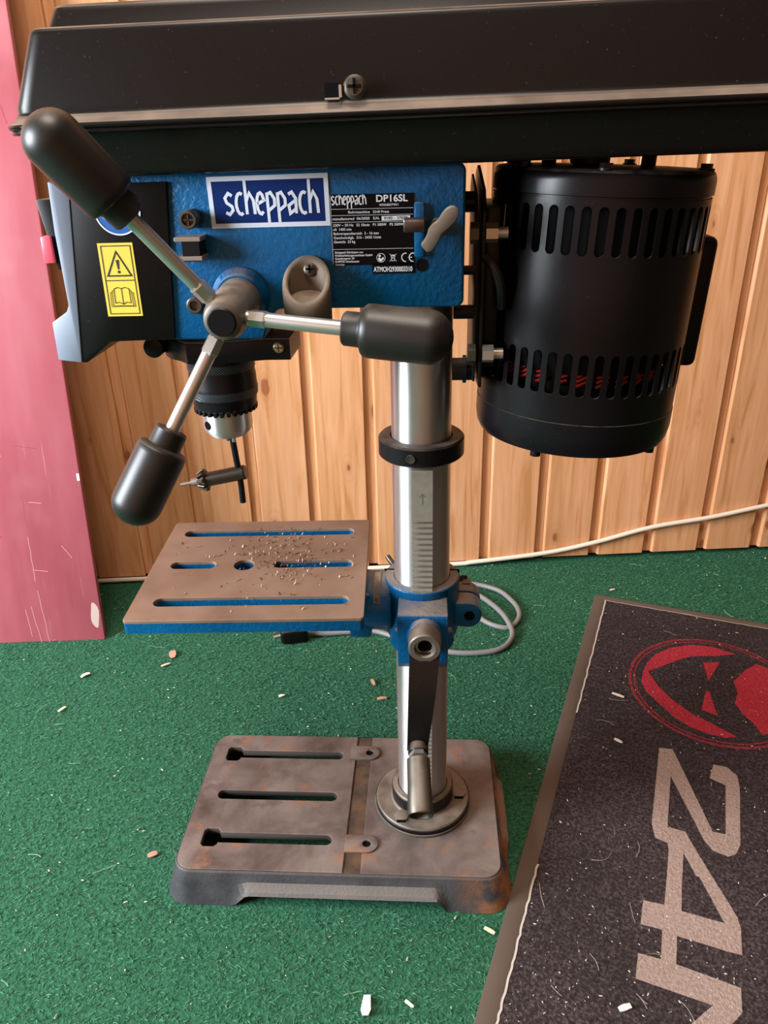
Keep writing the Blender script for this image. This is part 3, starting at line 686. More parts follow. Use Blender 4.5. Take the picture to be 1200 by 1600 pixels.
# locking pin, wing knob
P(G().cyl((-.0095, -.0855, .6255), (.0035, -.0855, .6255), .0045, bev=.0006, seg=24).box((.0005, -.0870, .6220), (.0035, -.0680, .6290)), 'locking_pin', 'brown_pin', hd)
P(G().cyl((-.0098, -.0855, .6255), (-.0094, -.0855, .6255), .0043, seg=24), 'pin_tip', 'zinc', hd)
wing = [(.0021, .6125), (.0050, .6095), (.0083, .6100), (.0118, .6150), (.0143, .6204), (.0190, .6240), (.0231, .6279), (.0250, .6320), (.0246, .6350), (.0225, .6366), (.0200, .6366), (.0170, .6350), (.0145, .6322), (.0118, .6281), (.0085, .6262), (.0060, .6235), (.0050, .6195), (.0030, .6160), (.0010, .6140)]
P(G().prism(wing, -.0930, -.0820, 'xz', .0015), 'wing_knob', 'beige', hd, 'dusty beige wing knob'); P(G().cyl((.0120, -.0820, .6230), (.0120, -.069, .6230), .0055), 'knob_shaft', 'dark_steel', hd)
# depth stop block
ds = empty('depth_stop', (0, 0, 0), dp)
P(G().box((-.1555, -.0860, .6055), (-.1440, -.0690, .6200)), 'stop_block', 'black_metal', ds, None, 0)
for zc in (.6195, .6075):
    P(G().box((-.1600, -.0870, zc - .0014), (-.1425, -.0690, zc + .0014), .0004), 'stop_plate', 'tan_plate', ds, None, 0)
P(G().lathe([(.0060, 0), (.0060, .014), (.0052, .0152), (.0040, .0152), (.0036, .013), (0, .013)], (-.1500, -.0690, .6312), (0, -1, 0), 28), 'stop_bolt', 'dark_steel', ds)
P(G().box((-.1535, -.0836, .6307), (-.1465, -.0822, .6317)).box((-.1505, -.0836, .6277), (-.1495, -.0822, .6347)), 'bolt_cross', 'brown_pin', ds, None, 0)
# chuck key holder: moulded pocket with a screw
kh = empty('key_holder', (0, 0, 0), dp)
kc, ky, n_ = -.0748, -.0862, 40
def kring(r, zf, ex=1.0): return [(kc + r * math.cos(t), ky + r * ex * math.sin(t), zf(ky + r * ex * math.sin(t))) for t in np.linspace(0, 2 * PI, n_, endpoint=False)]
slant = lambda y: .5775 + (y + .1024) * .92
P(G().loft([kring(.0150, lambda y: .5650), kring(.0160, lambda y: .5665), kring(.0162, lambda y: slant(y) - .0030), kring(.0158, lambda y: slant(y) - .0006), kring(.0148, slant), kring(.0132, slant), kring(.0122, lambda y: slant(y) - .0010), kring(.0114, lambda y: min(slant(y) - .002, .5790 + (y + .10) * .20)), kring(.0030, lambda y: .5790 + (y + .10) * .20)]), 'holder_body', 'beige', kh, 'dusty rubber pocket cut on a slant', 40)
P(G().lathe([(.0046, 0), (.0042, .0018), (.0020, .0028), (0, .003)], (-.0735, -.0742, .5975), (0, -1, .25), 24), 'holder_screw', 'dark_steel', kh)
P(G().box((-.0763, -.0776, .5977), (-.0707, -.0764, .5989)).box((-.0741, -.0776, .5955), (-.0729, -.0764, .6011)), 'screw_cross', 'dark_hole', kh, None, 0)
# --- nameplates with the writing
FY = -.0703
def fxz(y): return lambda a, b: (a, y, b)
bp = P(G().box((-.1379, FY - .0002, .6252), (-.0596, -.0695, .6560)), 'brand_plate', 'brand_blue', dp, 'dark blue brand plate with white frame', 0)
g = G(); f = fxz(FY - .0004)
g.stroke([(-.1370, .6545), (-.0603, .6553), (-.0601, .6262), (-.1366, .6258)], .0029, f, True)
def logo(g, x0, x1, zb, xh, y_, wd, top, bot):
    """the narrow nine-letter logo: x-height letters with very long stems"""
    n = 9; ad = (x1 - x0) / n; e = ad * .34
    def arc(cx, cz, rx, rz, a0, a1, k=9): return [(cx + rx * math.cos(math.radians(a0 + (a1 - a0) * i / k)), cz + rz * math.sin(math.radians(a0 + (a1 - a0) * i / k))) for i in range(k + 1)]
    for i, ch in enumerate('scheppach'):
        cx = x0 + ad * (i + .5); l, r, m_ = cx - e, cx + e, zb + xh / 2; T = zb + xh; f = fxz(y_ - .00002 * (i % 2)); f2 = fxz(y_ - .00005 - .00002 * (i % 2))
        if ch == 's': g.stroke([(r, T - xh * .12), (cx, T), (l, T - xh * .22), (l + e * .4, m_ + xh * .06), (r - e * .2, m_ - xh * .12), (r, zb + xh * .2), (cx, zb), (l, zb + xh * .1)], wd, f)
        elif ch == 'c': g.stroke(arc(cx + e * .3, m_, e * 1.2, xh / 2, 60, 300), wd, f)
        elif ch == 'e': g.stroke([(l + e * .2, m_ - xh * .02), (r, m_ + xh * .15)] + arc(cx, m_, e, xh / 2, 20, 310), wd, f)
        elif ch == 'h': g.stroke([(l, zb), (l - ad * .04, top)], wd, f); g.stroke([(l, m_ + xh * .1), (cx, T), (r, m_ + xh * .15), (r + e * .25, zb)], wd, f2)
        elif ch == 'p': g.stroke([(l, T), (l + ad * .05, bot)], wd, f); g.stroke([(l, T - xh * .08), (cx, T), (r, m_ + xh * .2), (r, m_ - xh * .1), (l, zb + xh * .12)], wd, f2)
        elif ch == 'a': g.stroke([(l, T - xh * .1), (cx, T), (r, m_ + xh * .2), (r, zb)], wd, f); g.stroke([(r, m_ + xh * .12), (l, m_ - xh * .12), (l + e * .3, zb), (r, zb + xh * .22)], wd, f2)
logo(g, -.1285, -.0655, .6328, .0130, FY - .00045, .00195, .6533, .6275)
P(g, 'brand_lettering', 'brand_white', bp, None, 0)
rp = P(G().box((-.0583, FY - .0002, .5993), (-.0034, -.0695, .6437)).box((-.0318, FY - .0002, .5935), (-.0031, -.0695, .6000)), 'rating_plate', 'label_black', dp, 'black rating plate with white print', 0)
g = G(); f = fxz(FY - .0004)
logo(g, -.0576, -.0345, .6374, .0052, FY - .00045, .00075, .6434, .6350)
TX = lambda x, z: Matrix.Translation((x, FY - .0004, z)) @ Matrix.Rotation(PI / 2, 4, 'X')
g.text('DP16SL', .0058, TX(-.0283, .6388), bold=.00012, fit=.0205)
g.text('4906807901', .0021, TX(-.0262, .6361), fit=.0125)
for z in (.6347, .6308, .6266, .6096): g.stroke([(-.0578, z), (-.0040, z)], .00022, f)
g.stroke([(-.0580, .6434), (-.0580, .6000)], .0002, f)
g.text('Bohrmaschine   Drill Press', .0022, TX(-.0467, .6320), bold=.00003, fit=.0268)
g.text('manufactured  06/2020   S.N.', .0023, TX(-.0572, .6280), bold=.00003, fit=.0310)
g.flat([(-.0247, FY - .0004, .6272), (-.0060, FY - .0004, .6274), (-.0060, FY - .0004, .6301), (-.0247, FY - .0004, .6299)])
for i, (t, wd) in enumerate((('230V ~ 50 Hz   S2 10min   P1 500W   P2 350W', .0465), ('n0  1450 min', .0120), ('Bohrerspannbereich  3 - 16 mm', .0300), ('Geschwindigk.  516 - 2430 1/min', .0315), ('Gewicht  23 kg', .0142))):
    g.text(t, .0023, TX(-.0570, .6240 - i * .0026), bold=.00003, fit=wd)
for i, (t, wd) in enumerate((('Scheppach Fabrikation von', .0190), ('Holzbearbeitungsmaschinen GmbH', .0250), ('Guenzburgerstr. 69', .0130), ('D-89335 Ichenhausen', .0160), ('Germany', .0062))):
    g.text(t, .0019, TX(-.0567, .6070 - i * .00195), bold=.00003, fit=wd)
# manual sign, crossed bin and CE marks
g.stroke([(-.0258 + .0028 * math.cos(2 * PI * k / 24), .6038 + .0028 * math.sin(2 * PI * k / 24)) for k in range(24)], .0003, f, True)
g.flat([(-.0266 + .0008 * math.cos(2 * PI * k / 12), FY - .0004, .6050 + .0008 * math.sin(2 * PI * k / 12)) for k in range(12)])
g.flat([(x, FY - .0004, z) for x, z in ((-.0278, .6036), (-.0268, .6040), (-.0258, .6030), (-.0242, .6044), (-.0238, .6032), (-.0256, .6014), (-.0272, .6018))])
for a, b in (((-.0200, .6062), (-.0154, .6014)), ((-.0154, .6062), (-.0200, .6014))): g.stroke([a, b], .00025, f)
g.stroke([(-.0190, .6050), (-.0164, .6050), (-.0168, .6018), (-.0186, .6018)], .0003, f, True); g.stroke([(-.0194, .6054), (-.0160, .6054)], .0004, f)
for cx in (-.0103, -.0053):
    g.stroke([(cx + .0010 + .0026 * math.cos(math.radians(a)), .6038 + .0027 * math.sin(math.radians(a))) for a in range(75, 290, 18)], .00062, f)
g.stroke([(-.0076, .6038), (-.0050, .6038)], .0005, f)
g.text('ATMOH2930003310', .0046, TX(-.0309, .5948), bold=.00010, fit=.0262)
P(g, 'plate_print', 'white_ink', rp, None, 0)
g = G().text('0182 - 37070', .0024, TX(-.0232, .6279) @ Matrix.Translation((0, 0, .0001)), bold=.00004, fit=.0155); P(g, 'serial_print', 'black_ink', rp, None, 0)

# --- black front housing, grey front panel, stop switch
fh = P(G().prism([(-.2335, .6535), (-.1645, .6540), (-.1735, .5510), (-.2205, .5500), (-.2405, .5350), (-.2470, .5352)], -.0725, .0725, 'xz', .0008), 'front_housing', 'black_plastic')
fp = P(G().prism([(-.2432, .6555), (-.2395, .6545), (-.2305, .6455), (-.2440, .5352), (-.2609, .5373), (-.2599, .5640), (-.2478, .5714), (-.2455, .5758), (-.2453, .5996), (-.2451, .6246)], -.0732, .0732, 'xz', .0006), 'front_panel', 'grey_plastic', dp, 'bluish grey moulded front panel')
yf = -.0728; f = fxz(yf - .0002)
P(G().prism([(-.2175, .6167), (-.1932, .6168), (-.1937, .5680), (-.2185, .5679)], yf, yf + .0005, 'xz'), 'warning_sticker', 'yellow', fh, 'yellow sticker with warning triangle and open book', 0)
g = G(); xo = lambda t: -.00060 * (t)       # sticker leans with the housing
g.stroke([(-.2154, .6148), (-.1951, .6149), (-.1955, .5698), (-.2164, .5697)], .0006, f, True); g.stroke([(-.2158, .5922), (-.1953, .5923)], .0006, f)
g.stroke([(-.2055, .6112), (-.2137, .5953), (-.1972, .5954)], .0011, f, True)
g.flat([(x, yf - .0002, z) for x, z in ((-.2066, .6058), (-.2044, .6058), (-.2050, .5995), (-.2060, .5995))]); g.flat([(-.2055 + .0010 * math.cos(t), yf - .0002, .5979 + .0010 * math.sin(t)) for t in np.linspace(0, 2 * PI, 13)[:-1]])
g.stroke([(-.2059, .5868), (-.2085, .5876), (-.2112, .5866), (-.2116, .5770), (-.2088, .5776), (-.2061, .5762), (-.2034, .5776), (-.2006, .5770), (-.2006, .5866), (-.2033, .5876)], .0005, f, True)
g.stroke([(-.2059, .5868), (-.2061, .5762)], .0005, f)
for dx in (0, .0013): g.stroke([(-.2116 - dx, .5855 - dx), (-.2128 - dx, .5853 - dx), (-.2132 - dx, .5752 - dx * .5), (-.2061, .5752 - dx * .3), (-.1990 + dx, .5752 - dx * .5), (-.1994 + dx, .5853 - dx), (-.2006 + dx, .5855 - dx)], .0004, f)
P(g, 'warning_print', 'black_ink', fh, None, 0)
cx, cz, rr = -.2000, .6372, .0158
P(G().cyl((cx, yf + .0004, cz), (cx, yf, cz), rr, seg=48), 'hearing_sticker', 'sign_blue', fh, 'round blue ear protection sticker', 0)
g = G(); f = fxz(yf - .0003)
g.stroke([(cx + (rr - .0005) * math.cos(2 * PI * k / 48), cz + (rr - .0005) * math.sin(2 * PI * k / 48)) for k in range(48)], .0010, f, True)
g.stroke([(cx + .0062 * math.cos(2 * PI * k / 10) * (1 + .12 * (k % 2)), cz - .0030 + .0058 * math.sin(2 * PI * k / 10)) for k in range(10)], .0005, f, True)
g.flat([(cx - .0085 + .0026 * math.cos(t), yf - .0003, cz - .0010 + .0045 * math.sin(t)) for t in np.linspace(0, 2 * PI, 17)[:-1]])
P(g, 'hearing_print', 'brand_white', fh, None, 0)
sw = empty('stop_switch', (0, 0, 0), dp)
P(G().prism([(-.2605, .6440), (-.2444, .6446), (-.2446, .5978), (-.2540, .5978), (-.2556, .6080)], -.060, -.005, 'xz', .0012), 'switch_box', 'black_plastic', sw)
tag(P(G().prism([(-.2611, .6205), (-.2540, .6210), (-.2543, .6030), (-.2621, .6027)], -.0625, -.012, 'xz', .0008), 'switch_flap', 'pink_flap', sw), 'pinkish red switch flap')

# --- feed hub with three handles
fhb = P(G().lathe([(.0165, 0), (.0150, .004), (.0148, .026), (.0140, .0285), (.0148, .031), (.0140, .050), (.0120, .0575), (.0098, .0590)], (-.1232, -.0715, .5790), (.0006, -.059, -.0040), 44), 'feed_hub', 'hub_steel')
P(G().lathe([(.0092, 0), (.0092, .0016), (.0084, .0024), (0, .0024)], (-.1226, -.1300, .5752), (.0006, -.059, -.0040), 40), 'hub_cap', 'black_metal', fhb)
H = Vector((-.1226, -.1160, .5760))
for ap in ((-.0821, -.044, .1160), (.1437, -.025, -.0100), (-.0700, -.045, -.1240)):
    A = Vector((-.1226, -.118, .5751)) + Vector(ap); d = (A - H).normalized(); Lh = (A - H).length
    hnd = empty('feed_handle', (0, 0, 0), dp)
    P(G().cyl(H + d * .008, H + d * (Lh - .060), .0047, seg=28), 'handle_rod', 'chrome', hnd)
    P(G().lathe([(.0042, 0), (.0056, .0012), (.0058, .011), (.0048, .0130)], H + d * .0150, d, 6, True, .3), 'rod_flats', 'chrome', hnd, None, 20)
    R = .0166
    P(G().lathe([(.0052, 0), (.0098, .0002), (.0106, .0012), (.0108, .0105), (.0112, .0120), (.0150, .0132), (.0163, .0148), (R, .0185)] +
                [(R * math.cos(t), .0690 - R * .92 + R * .92 * math.sin(t)) for t in np.linspace(0, PI / 2, 10)], H + d * (Lh - .0690), d, 48), 'handle_grip', 'grip', hnd)

# --- quill flange, chuck
qx = -.1610
qf = empty('quill_clamp', (0, 0, 0), dp)
outer = [(qx + .0420 * math.cos(t), .0380 * math.sin(t)) for t in np.linspace(-.05, 2 * PI - .6, 40)]
outer = [(-.1180, -.0330), (-.0990, -.0330), (-.0980, .010), (-.1120, .030)] + [(qx + .0440 * math.cos(t), .0400 * math.sin(t)) for t in np.linspace(1.0, PI + 1.0, 26)] + [(-.1760, -.0435), (-.1560, -.0435)]
P(G().plate(outer, [], .5250, .5410, .0010), 'clamp_ring', 'black_metal', qf, None, 30)
P(G().plate([(a * 1.0, b) for a, b in outer], [], .5409, .5418, .0003), 'clamp_top', 'hub_steel', qf, 'dusty bare top face', 30)
P(G().cyl((-.1865, -.0330, .5416), (-.1865, -.0330, .5421), .0030, seg=20), 'clamp_hole', 'dark_hole', qf)
P(G().lathe([(.0042, 0), (.0042, .0010), (.0030, .0022), (0, .0024)], (-.1075, -.0330, .5350), (0, -1, 0), 24), 'clamp_screw', 'brass_screw', qf)
P(G().box((-.1105, -.0357, .5347), (-.1045, -.0350, .5353)).box((-.1078, -.0357, .5322), (-.1072, -.0350, .5378)), 'screw_cross', 'dark_hole', qf, None, 0)
P(G().cyl((-.2075, -.026, .5335), (-.2075, .010, .5335), .0078, bev=.001).box((-.2100, -.020, .5330), (-.1960, .005, .5480)), 'side_lug', 'black_metal', qf)
cq = (-.1625, 0, 0); chk = empty('chuck', (0, 0, 0), dp)
P(G().lathe([(.0205, .5300), (.0262, .5270), (.0268, .5180), (.0268, .5080), (.0272, .5065), (.0273, .4990), (.0276, .4980), (.0274, .4930), (.0262, .4860), (.0258, .4815), (.0255, .4795), (.0200, .4790)], cq, (0, 0, 1), 72), 'chuck_sleeve', 'black_metal', chk)
M['knurl'] = mat('knurl', (.05, .055, .062), .45, .6)
n = N(M['knurl']); wv = n.t.nodes.new('ShaderNodeTexWave'); wv.inputs['Scale'].default_value = 260; wv.bands_direction = 'DIAGONAL'; n.link(n.mapping(), wv.inputs['Vector']); n.bump(wv.outputs['Fac'], .9, .0008)
P(G().lathe([(.02685, .5180), (.0272, .5175), (.0273, .5120), (.02690, .5115)], cq, (0, 0, 1), 72, False), 'knurl_band', 'knurl', chk); P(G().lathe([(.0276, .4960), (.0279, .4955), (.0276, .4895), (.0270, .4890)], cq, (0, 0, 1), 72, False), 'knurl_band', 'knurl', chk)
g = G(); nt = 30
for k in range(nt):
    t = 2 * PI * k / nt; rot = Matrix.Rotation(t, 3, 'Z'); c = Vector((.0236, 0, .4785)); p = rot @ c + Vector(cq)
    g.box(p - Vector((.0026, .0016, .0022)), p + Vector((.0026, .0016, .0022)), .0005, 1, rot)
P(g, 'gear_teeth', 'black_metal', chk, None, 20, 'stuff')
P(G().lathe([(.0200, .4830), (.0207, .4760), (.0207, .4625), (.0198, .4590), (.0160, .4548), (.0070, .4535), (.0060, .4550), (0, .4560)], cq, (0, 0, 1), 64), 'chuck_body', 'column', chk, 'bare steel nose')
a = math.radians(232); dv = Vector((math.cos(a), math.sin(a), 0)); p = Vector((-.1625, 0, .4665)) + dv * .0200
P(G().cyl(p, p + dv * .0010, .0036, seg=24), 'key_hole', 'dark_hole', chk)
for a in (70, 190, 310):
    dv = Vector((math.cos(math.radians(a)), math.sin(math.radians(a)), 0)); p = Vector((-.1610, 0, .4560)) + dv * .0048
    P(G().cyl(p, p - dv * .0012 + Vector((0, 0, -.0085)), .0026, .0014, 12), 'chuck_jaw', 'zinc', chk)

# --- motor
mo = empty('motor', (0, 0, 0), dp)
mo.location = (.1257, 0, .5550); mo.rotation_euler = (0, math.radians(2.6), 0)
Rm_ = .0765
P(G().lathe([(0, .1000), (.0700, .0992), (.0740, .0986), (.0757, .0972), (.0769, .0945), (.0773, .0920), (.0773, .0835), (.0755, .0830), (.0755, .0800)], seg=96, cap=False), 'motor_cap', 'motor_paint', mo)
P(G().lathe([(.0755, -.0685), (.0755, -.0690), (.0770, -.0695), (.0770, -.0830), (.0757, -.0905), (.0735, -.0950), (.0660, -.0965), (0, -.0965)], seg=96, cap=False), 'motor_foot', 'motor_paint', mo)
def vent_band(z0, z1, s0, s1, ns, hw):
    """cylinder wall with rounded slots cut right through it"""
    b = bmesh.new(); da = 2 * PI / ns; T = .0016; nseg = 6
    def pt(a, z, r): return (r * math.cos(a), r * math.sin(a), z)
    for k in range(ns):
        ac = da * k
        inner = []
        for i in range(nseg + 1):
            t = PI * i / nseg; inner.append((hw * math.cos(t), s1 - hw * Rm_ + hw * Rm_ * math.sin(t)))
        for i in range(nseg + 1):
            t = PI + PI * i / nseg; inner.append((hw * math.cos(t), s0 + hw * Rm_ + hw * Rm_ * math.sin(t)))
        m_ = len(inner); out = []
        for i in range(nseg + 1): out.append((da / 2 * math.cos(PI * i / nseg) if 0 < i < nseg else (da / 2 if i == 0 else -da / 2), z1))
        for i in range(nseg + 1): out.append((-da / 2 * math.cos(PI * i / nseg) if 0 < i < nseg else (-da / 2 if i == 0 else da / 2), z0))
        Vo = [b.verts.new(pt(ac + a, z, Rm_)) for a, z in out]; Vi = [b.verts.new(pt(ac + a, z, Rm_)) for a, z in inner]; Vb = [b.verts.new(pt(ac + a, z, Rm_ - T)) for a, z in inner]
        for i in range(m_):
            j = (i + 1) % m_; b.faces.new((Vo[i], Vo[j], Vi[j], Vi[i])); b.faces.new((Vi[i], Vi[j], Vb[j], Vb[i]))
    bmesh.ops.recalc_face_normals(b, faces=b.faces); g = G(); g._merge(b); return g
P(vent_band(.0400, .0815, .0465, .0775, 44, .043), 'vent_ring', 'motor_paint', mo, 'upper ring of vent slots', 40); P(vent_band(-.0690, -.0130, -.0490, -.0180, 44, .043), 'vent_ring', 'motor_paint', mo, 'lower ring of vent slots', 40)
P(G().lathe([(Rm_, -.0132), (Rm_, .0402)], seg=96, cap=False), 'motor_shell', 'motor_paint', mo)
P(G().lathe([(0, -.090), (.050, -.090), (.052, -.055), (.066, -.030), (.070, -.012), (.070, .030), (.066, .034), (.066, .090), (0, .090)], seg=48), 'motor_core', 'dark_hole', mo)
g = G()
for k in range(26):
    t = 2 * PI * k / 26
    for zz in (-.036, -.0395, -.043): g.tube([(.0615 * math.cos(t + da), .0615 * math.sin(t + da), zz + .002 * math.sin(da * 20)) for da in np.linspace(-.07, .07, 5)], .0011, 6, 2)
P(g, 'copper_winding', 'copper', mo, 'red copper winding seen through the vents', 40, 'stuff')
for a in (-100, -20, 62, 150, -150):
    c = Vector((.0690 * math.cos(math.radians(a)), .0690 * math.sin(math.radians(a)), .0985)); P(G().cyl(c, c + Vector((0, 0, .0045)), .0042, seg=6).cyl(c, c + Vector((0, 0, .0015)), .0055, seg=16), 'cap_bolt', 'black_metal', mo)
for a in (-120, -38, 52, 140):
    c = Vector((.0690 * math.cos(math.radians(a)), .0690 * math.sin(math.radians(a)), -.0945)); P(G().cyl(c, c - Vector((0, 0, .0050)), .0040, seg=12), 'foot_bolt', 'black_metal', mo)
P(G().cyl((-.010, 0, .100), (-.010, 0, .125), .014, bev=.002), 'motor_shaft', 'dark_steel', mo)
P(G().box((.055, .008, -.046), (.0955, .060, .053), .006, 3, Matrix.Rotation(0, 3, 'Z')), 'terminal_box', 'black_metal', mo)
for a in (-.034, .040): P(G().cyl((a, .034, .095), (a, .034, .122), .0055, bev=.001), 'mount_post', 'black_metal', mo)
# mounting plate between head and motor, with bolts and rods
mp = empty('motor_mount', (0, 0, 0), dp)
P(G().prism([(-.052, .630), (-.040, .6430), (.030, .6560), (.052, .6500), (.052, .4950), (-.052, .5080)], .0425, .0450, 'yz', .0006), 'mount_plate', 'black_metal', mp)
P(G().prism([(-.050, .622), (-.028, .640), (.030, .650), (.046, .640), (.046, .500), (-.050, .512)], .0385, .0402, 'yz', .0004), 'slide_plate', 'black_metal', mp)
for z in (.6160, .5328):
    P(G().cyl((.0345, -.050, z), (.0400, -.050, z), .0072, seg=6), 'hex_bolt', 'dark_steel', mp); P(G().cyl((.0450, -.050, z), (.0530, -.050, z), .0065, seg=6).cyl((.053, -.050, z), (.0600, -.050, z), .0040, seg=16), 'hex_nut', 'zinc', mp)
for z, r, y in ((.634, .0070, -.022), (.561, .0050, -.040), (.5920, .0032, -.052)): P(G().cyl((.024, y, z), (.0385, y, z), r, seg=20), 'slide_rod', 'black_metal', mp)
P(G().cyl((.024, -.030, .516), (.0405, -.030, .516), .0085, seg=24).cyl((.0320, -.030, .516), (.0345, -.030, .516), .0105, seg=24), 'slide_rod', 'black_metal', mp)
P(G().tube([(.045, -.050, .600), (.051, -.054, .594), (.056, -.052, .582), (.058, -.046, .565)], .0036, 10), 'motor_cable', 'grip', mp)
# straps between motor and plate
P(G().box((.045, -.040, .520), (.0560, .040, .632), .002), 'motor_foot_block', 'black_metal', mp)

# --- belt cover: pan below, lid above, with rounded ends
bc = empty('belt_cover', (0, 0, 0), dp); bc.rotation_euler = (0, math.radians(-.7), 0); bc.location = (0, 0, 0)
def rr3(x0, x1, y0, y1, r, z, n=9): return [(x, y, z) for x, y in rrect(x0, x1, y0, y1, r, n)]
zc = .6900
X0, X1, Y0, Y1 = -.2460, .2900, -.1000, .1000
def cr(i_, z_, r): return rr3(X0 + i_, X1 - i_, Y0 + i_, Y1 - i_, r, zc + z_)
zc = .6882
pan = [cr(.030, -.0280, .006), cr(.0195, -.0280, .010), cr(.0165, -.0272, .012), cr(.0148, -.0245, .013), cr(.0142, -.0220, .013), cr(.0080, -.0045, .015), cr(.0074, -.0030, .015), cr(.0010, -.0026, .019), cr(0, -.0018, .020), cr(.0008, -.0004, .019)]
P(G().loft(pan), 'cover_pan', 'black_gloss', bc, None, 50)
lid = [cr(.0006, -.0002, .019), cr(-.0008, .0006, .020), cr(-.0012, .0018, .020), cr(-.0006, .0030, .020), cr(.0008, .0038, .019)]
for i_, z_, r_ in ((.0060, .0066, .017), (.0078, .0080, .016), (.0086, .0100, .016), (.0092, .0125, .015)): lid.append(rr3(X0 + i_ * .45, X1 - i_, Y0 + i_, Y1 - i_, r_, zc + z_))
for i_, z_, r_ in ((.0180, .0506, .012), (.0186, .0526, .012), (.0196, .0540, .011), (.0212, .0548, .010), (.0240, .0552, .009)):
    lid.append(rr3(X0 + i_ - .0002, X1 - i_, Y0 + i_, Y1 - i_, r_, zc + z_))
for i_, z_ in ((.0340, .0556), (.0380, .0562), (.0400, .0574), (.0408, .0589), (.0440, .0672), (.0450, .0697), (.0465, .0712), (.0490, .0718), (.0550, .0720)):
    lid.append(rr3(X0 + i_ - .024, X1 - i_, Y0 + i_ + .012, Y1 - i_, .010, zc + z_))
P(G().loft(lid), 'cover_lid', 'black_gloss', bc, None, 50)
P(G().lathe([(.0066, 0), (.0066, .0012), (.0050, .0028), (0, .0034)], (-.0285, -.0960, .7035), (0, -1, .18), 28), 'lid_screw', 'dark_steel', bc)
P(G().box((-.0325, -.1002, .7032), (-.0245, -.0985, .7048)).box((-.0293, -.1002, .7000), (-.0277, -.0985, .7080)), 'screw_cross', 'dark_hole', bc, None, 0)
P(G().box((-.0462, -.0972, .6990), (-.0382, -.0930, .7062)), 'lid_slot', 'dark_hole', bc, None, 0)
P(G().box((-.0378, -.0985, .6985), (-.0362, -.0935, .7050)).box((-.0462, -.0990, .6975), (-.0375, -.0950, .6985)), 'slot_clip', 'zinc', bc, None, 0)

# ------------------------------------------------------------ chuck key hanging by its bar in the chuck
key = empty('chuck_key', (-.158, 0, .415)); tag(key, 'small steel chuck key held by its bar in the chuck jaws', 'chuck key')
kx = lambda x, z: Vector((x + .158, 0, z - .415))
a0, a1 = kx(-.1875, .4112), kx(-.1520, .4186); ax = (a1 - a0)
P(G().lathe([(.0050, 0), (.0062, .0005), (.0064, ax.length - .001), (.0056, ax.length)], a0, ax, 32), 'key_body', 'key_steel', key)
g = G().lathe([(.0045, -.0062), (.0078, -.0005), (.0070, .0006), (.0060, .0010)], a0, ax, 32)
q = Vector((0, 0, 1)).rotation_difference(ax.normalized()).to_matrix()
for k in range(10):
    r3 = q @ Matrix.Rotation(2 * PI * k / 10, 3, 'Z'); c = a0 + r3 @ Vector((.0074, 0, -.0030)); tilt = r3 @ Matrix.Rotation(.45, 3, 'Y')
    g.box(c - Vector((.0016, .0013, .0036)), c + Vector((.0016, .0013, .0036)), .0003, 1, tilt)
P(g, 'key_gear', 'key_steel', key); dn = -ax.normalized()
P(G().cyl(a0 + dn * .005, a0 + dn * .0135, .0036).cyl(a0 + dn * .0135, a0 + dn * .0240, .0015), 'key_pilot', 'tan_plate', key)
P(G().tube([kx(-.1606, .4520), kx(-.1590, .4290), kx(-.1576, .4100), kx(-.1575, .3895)], .0027, 14, 3), 'key_bar', 'black_metal', key)

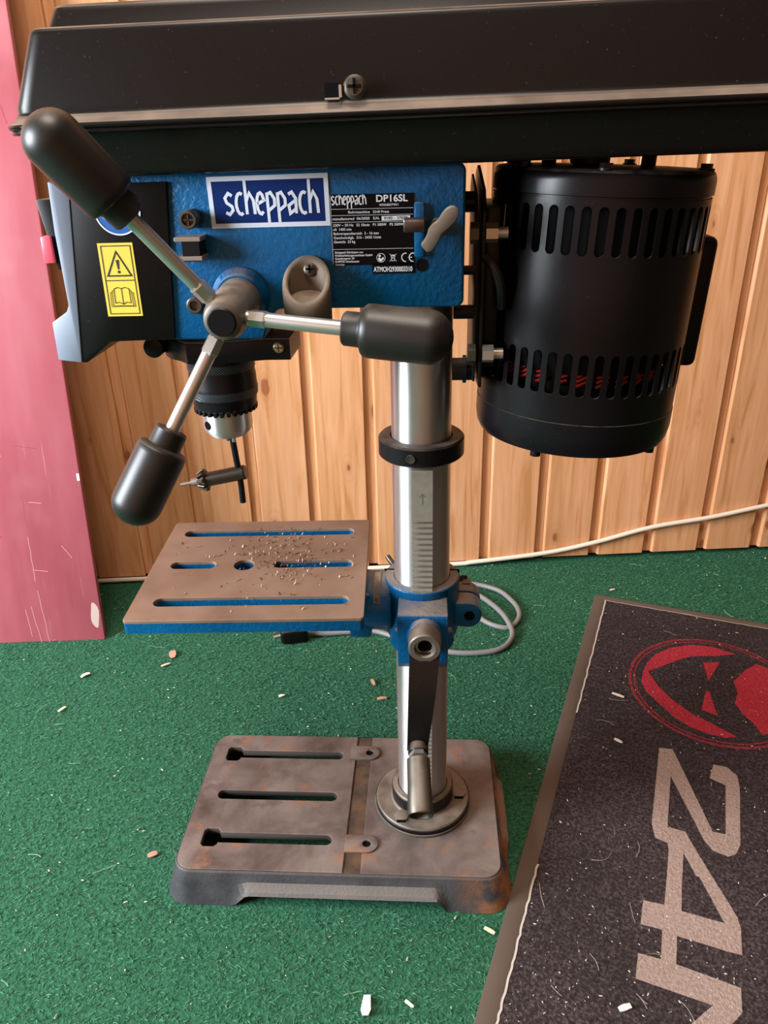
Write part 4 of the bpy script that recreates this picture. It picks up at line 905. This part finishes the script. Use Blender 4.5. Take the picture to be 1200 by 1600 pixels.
# ------------------------------------------------------------ metal shavings on the table
V = []; F = []
for i in range(300):
    if i < 240: x, y = random.gauss(-.128, .028), random.gauss(.022, .030)
    else: x, y = random.uniform(-.235, -.06), random.uniform(-.08, .085)
    if not (-.235 < x < -.058 and -.075 < y < .085): continue
    s = random.uniform(.0004, .0011); a = random.uniform(0, PI); l = s * random.uniform(1.2, 3.6); c, sn = math.cos(a), math.sin(a); k = len(V); h = random.uniform(.0006, .0022)
    for u, v, t in ((-l, -s, 0), (-l, s, 0), (0, s, h), (0, -s, h), (l, s * .7, h * .3), (l, -s * .7, h * .3)): V.append((x + (u * c - v * sn) * .6, y + (u * sn + v * c) * .6, .32255 + t))
    F += [(k, k + 1, k + 2, k + 3), (k + 3, k + 2, k + 4, k + 5)]
me = bpy.data.meshes.new('metal_shavings'); me.from_pydata(V, [], F); me.materials.append(M['shaving']); o = bpy.data.objects.new('metal_shavings', me); C.objects.link(o)
tag(o, 'brown and pale drilling shavings scattered on the table', 'shavings', kind='stuff')

# ------------------------------------------------------------ cables
pc = empty('power_cord', (-.19, .345, 0)); tag(pc, 'grey power cord looped on the carpet behind the column', 'power cord')
def rel(p): return (p[0] + .19, p[1] - .345, p[2])
path = [(-.1775, .346, .012), (-.150, .350, .006), (-.110, .356, .005), (-.0709, .357, .005), (-.02, .330, .005), (.0388, .3077, .005), (.085, .3080, .005), (.1130, .3190, .0055), (.1285, .3430, .006), (.1300, .3700, .007), (.1158, .4087, .011), (.0842, .4600, .008), (.055, .478, .005), (.038, .458, .005), (.0560, .4380, .005), (.0718, .4225, .005), (.0899, .3906, .005), (.1090, .3765, .004), (.1270, .3740, .0035), (.1420, .3900, .005), (.1470, .4150, .005), (.1392, .4458, .005), (.115, .480, .006), (.06, .50, .006), (.0, .485, .010), (-.004, .44, .06), (.0, .28, .30), (.0, .07, .555)]
P(G().tube([rel(p) for p in path], .0040, 12, 6), 'cord', 'grey_cable', pc)
P(G().box((-.026, -.018, .001), (.014, .014, .026), .006, 3, Matrix.Rotation(.25, 3, 'Z')), 'plug_body', 'black_plastic', pc)
P(G().cyl((-.034, -.016, .012), (-.024, -.011, .012), .0026, seg=12).cyl((-.036, -.003, .012), (-.026, .002, .012), .0026, seg=12), 'plug_pin', 'chrome', pc)
wc = []
for s, z in ((-.30, .006), (.05, .006), (.35, .006), (.60, .006), (.6423, .0085), (.7656, .0195), (.8544, .0364), (.9485, .0604), (1.0521, .0749), (1.15, .0934), (1.35, .128), (1.6, .16)):
    wc.append(tuple(wp(s, z, -.0048)))
tag(P(G().tube(wc, .0040, 12, 5), 'wall_cable', 'white_cable', None), 'cream cable running along the foot of the pine wall', 'cable')
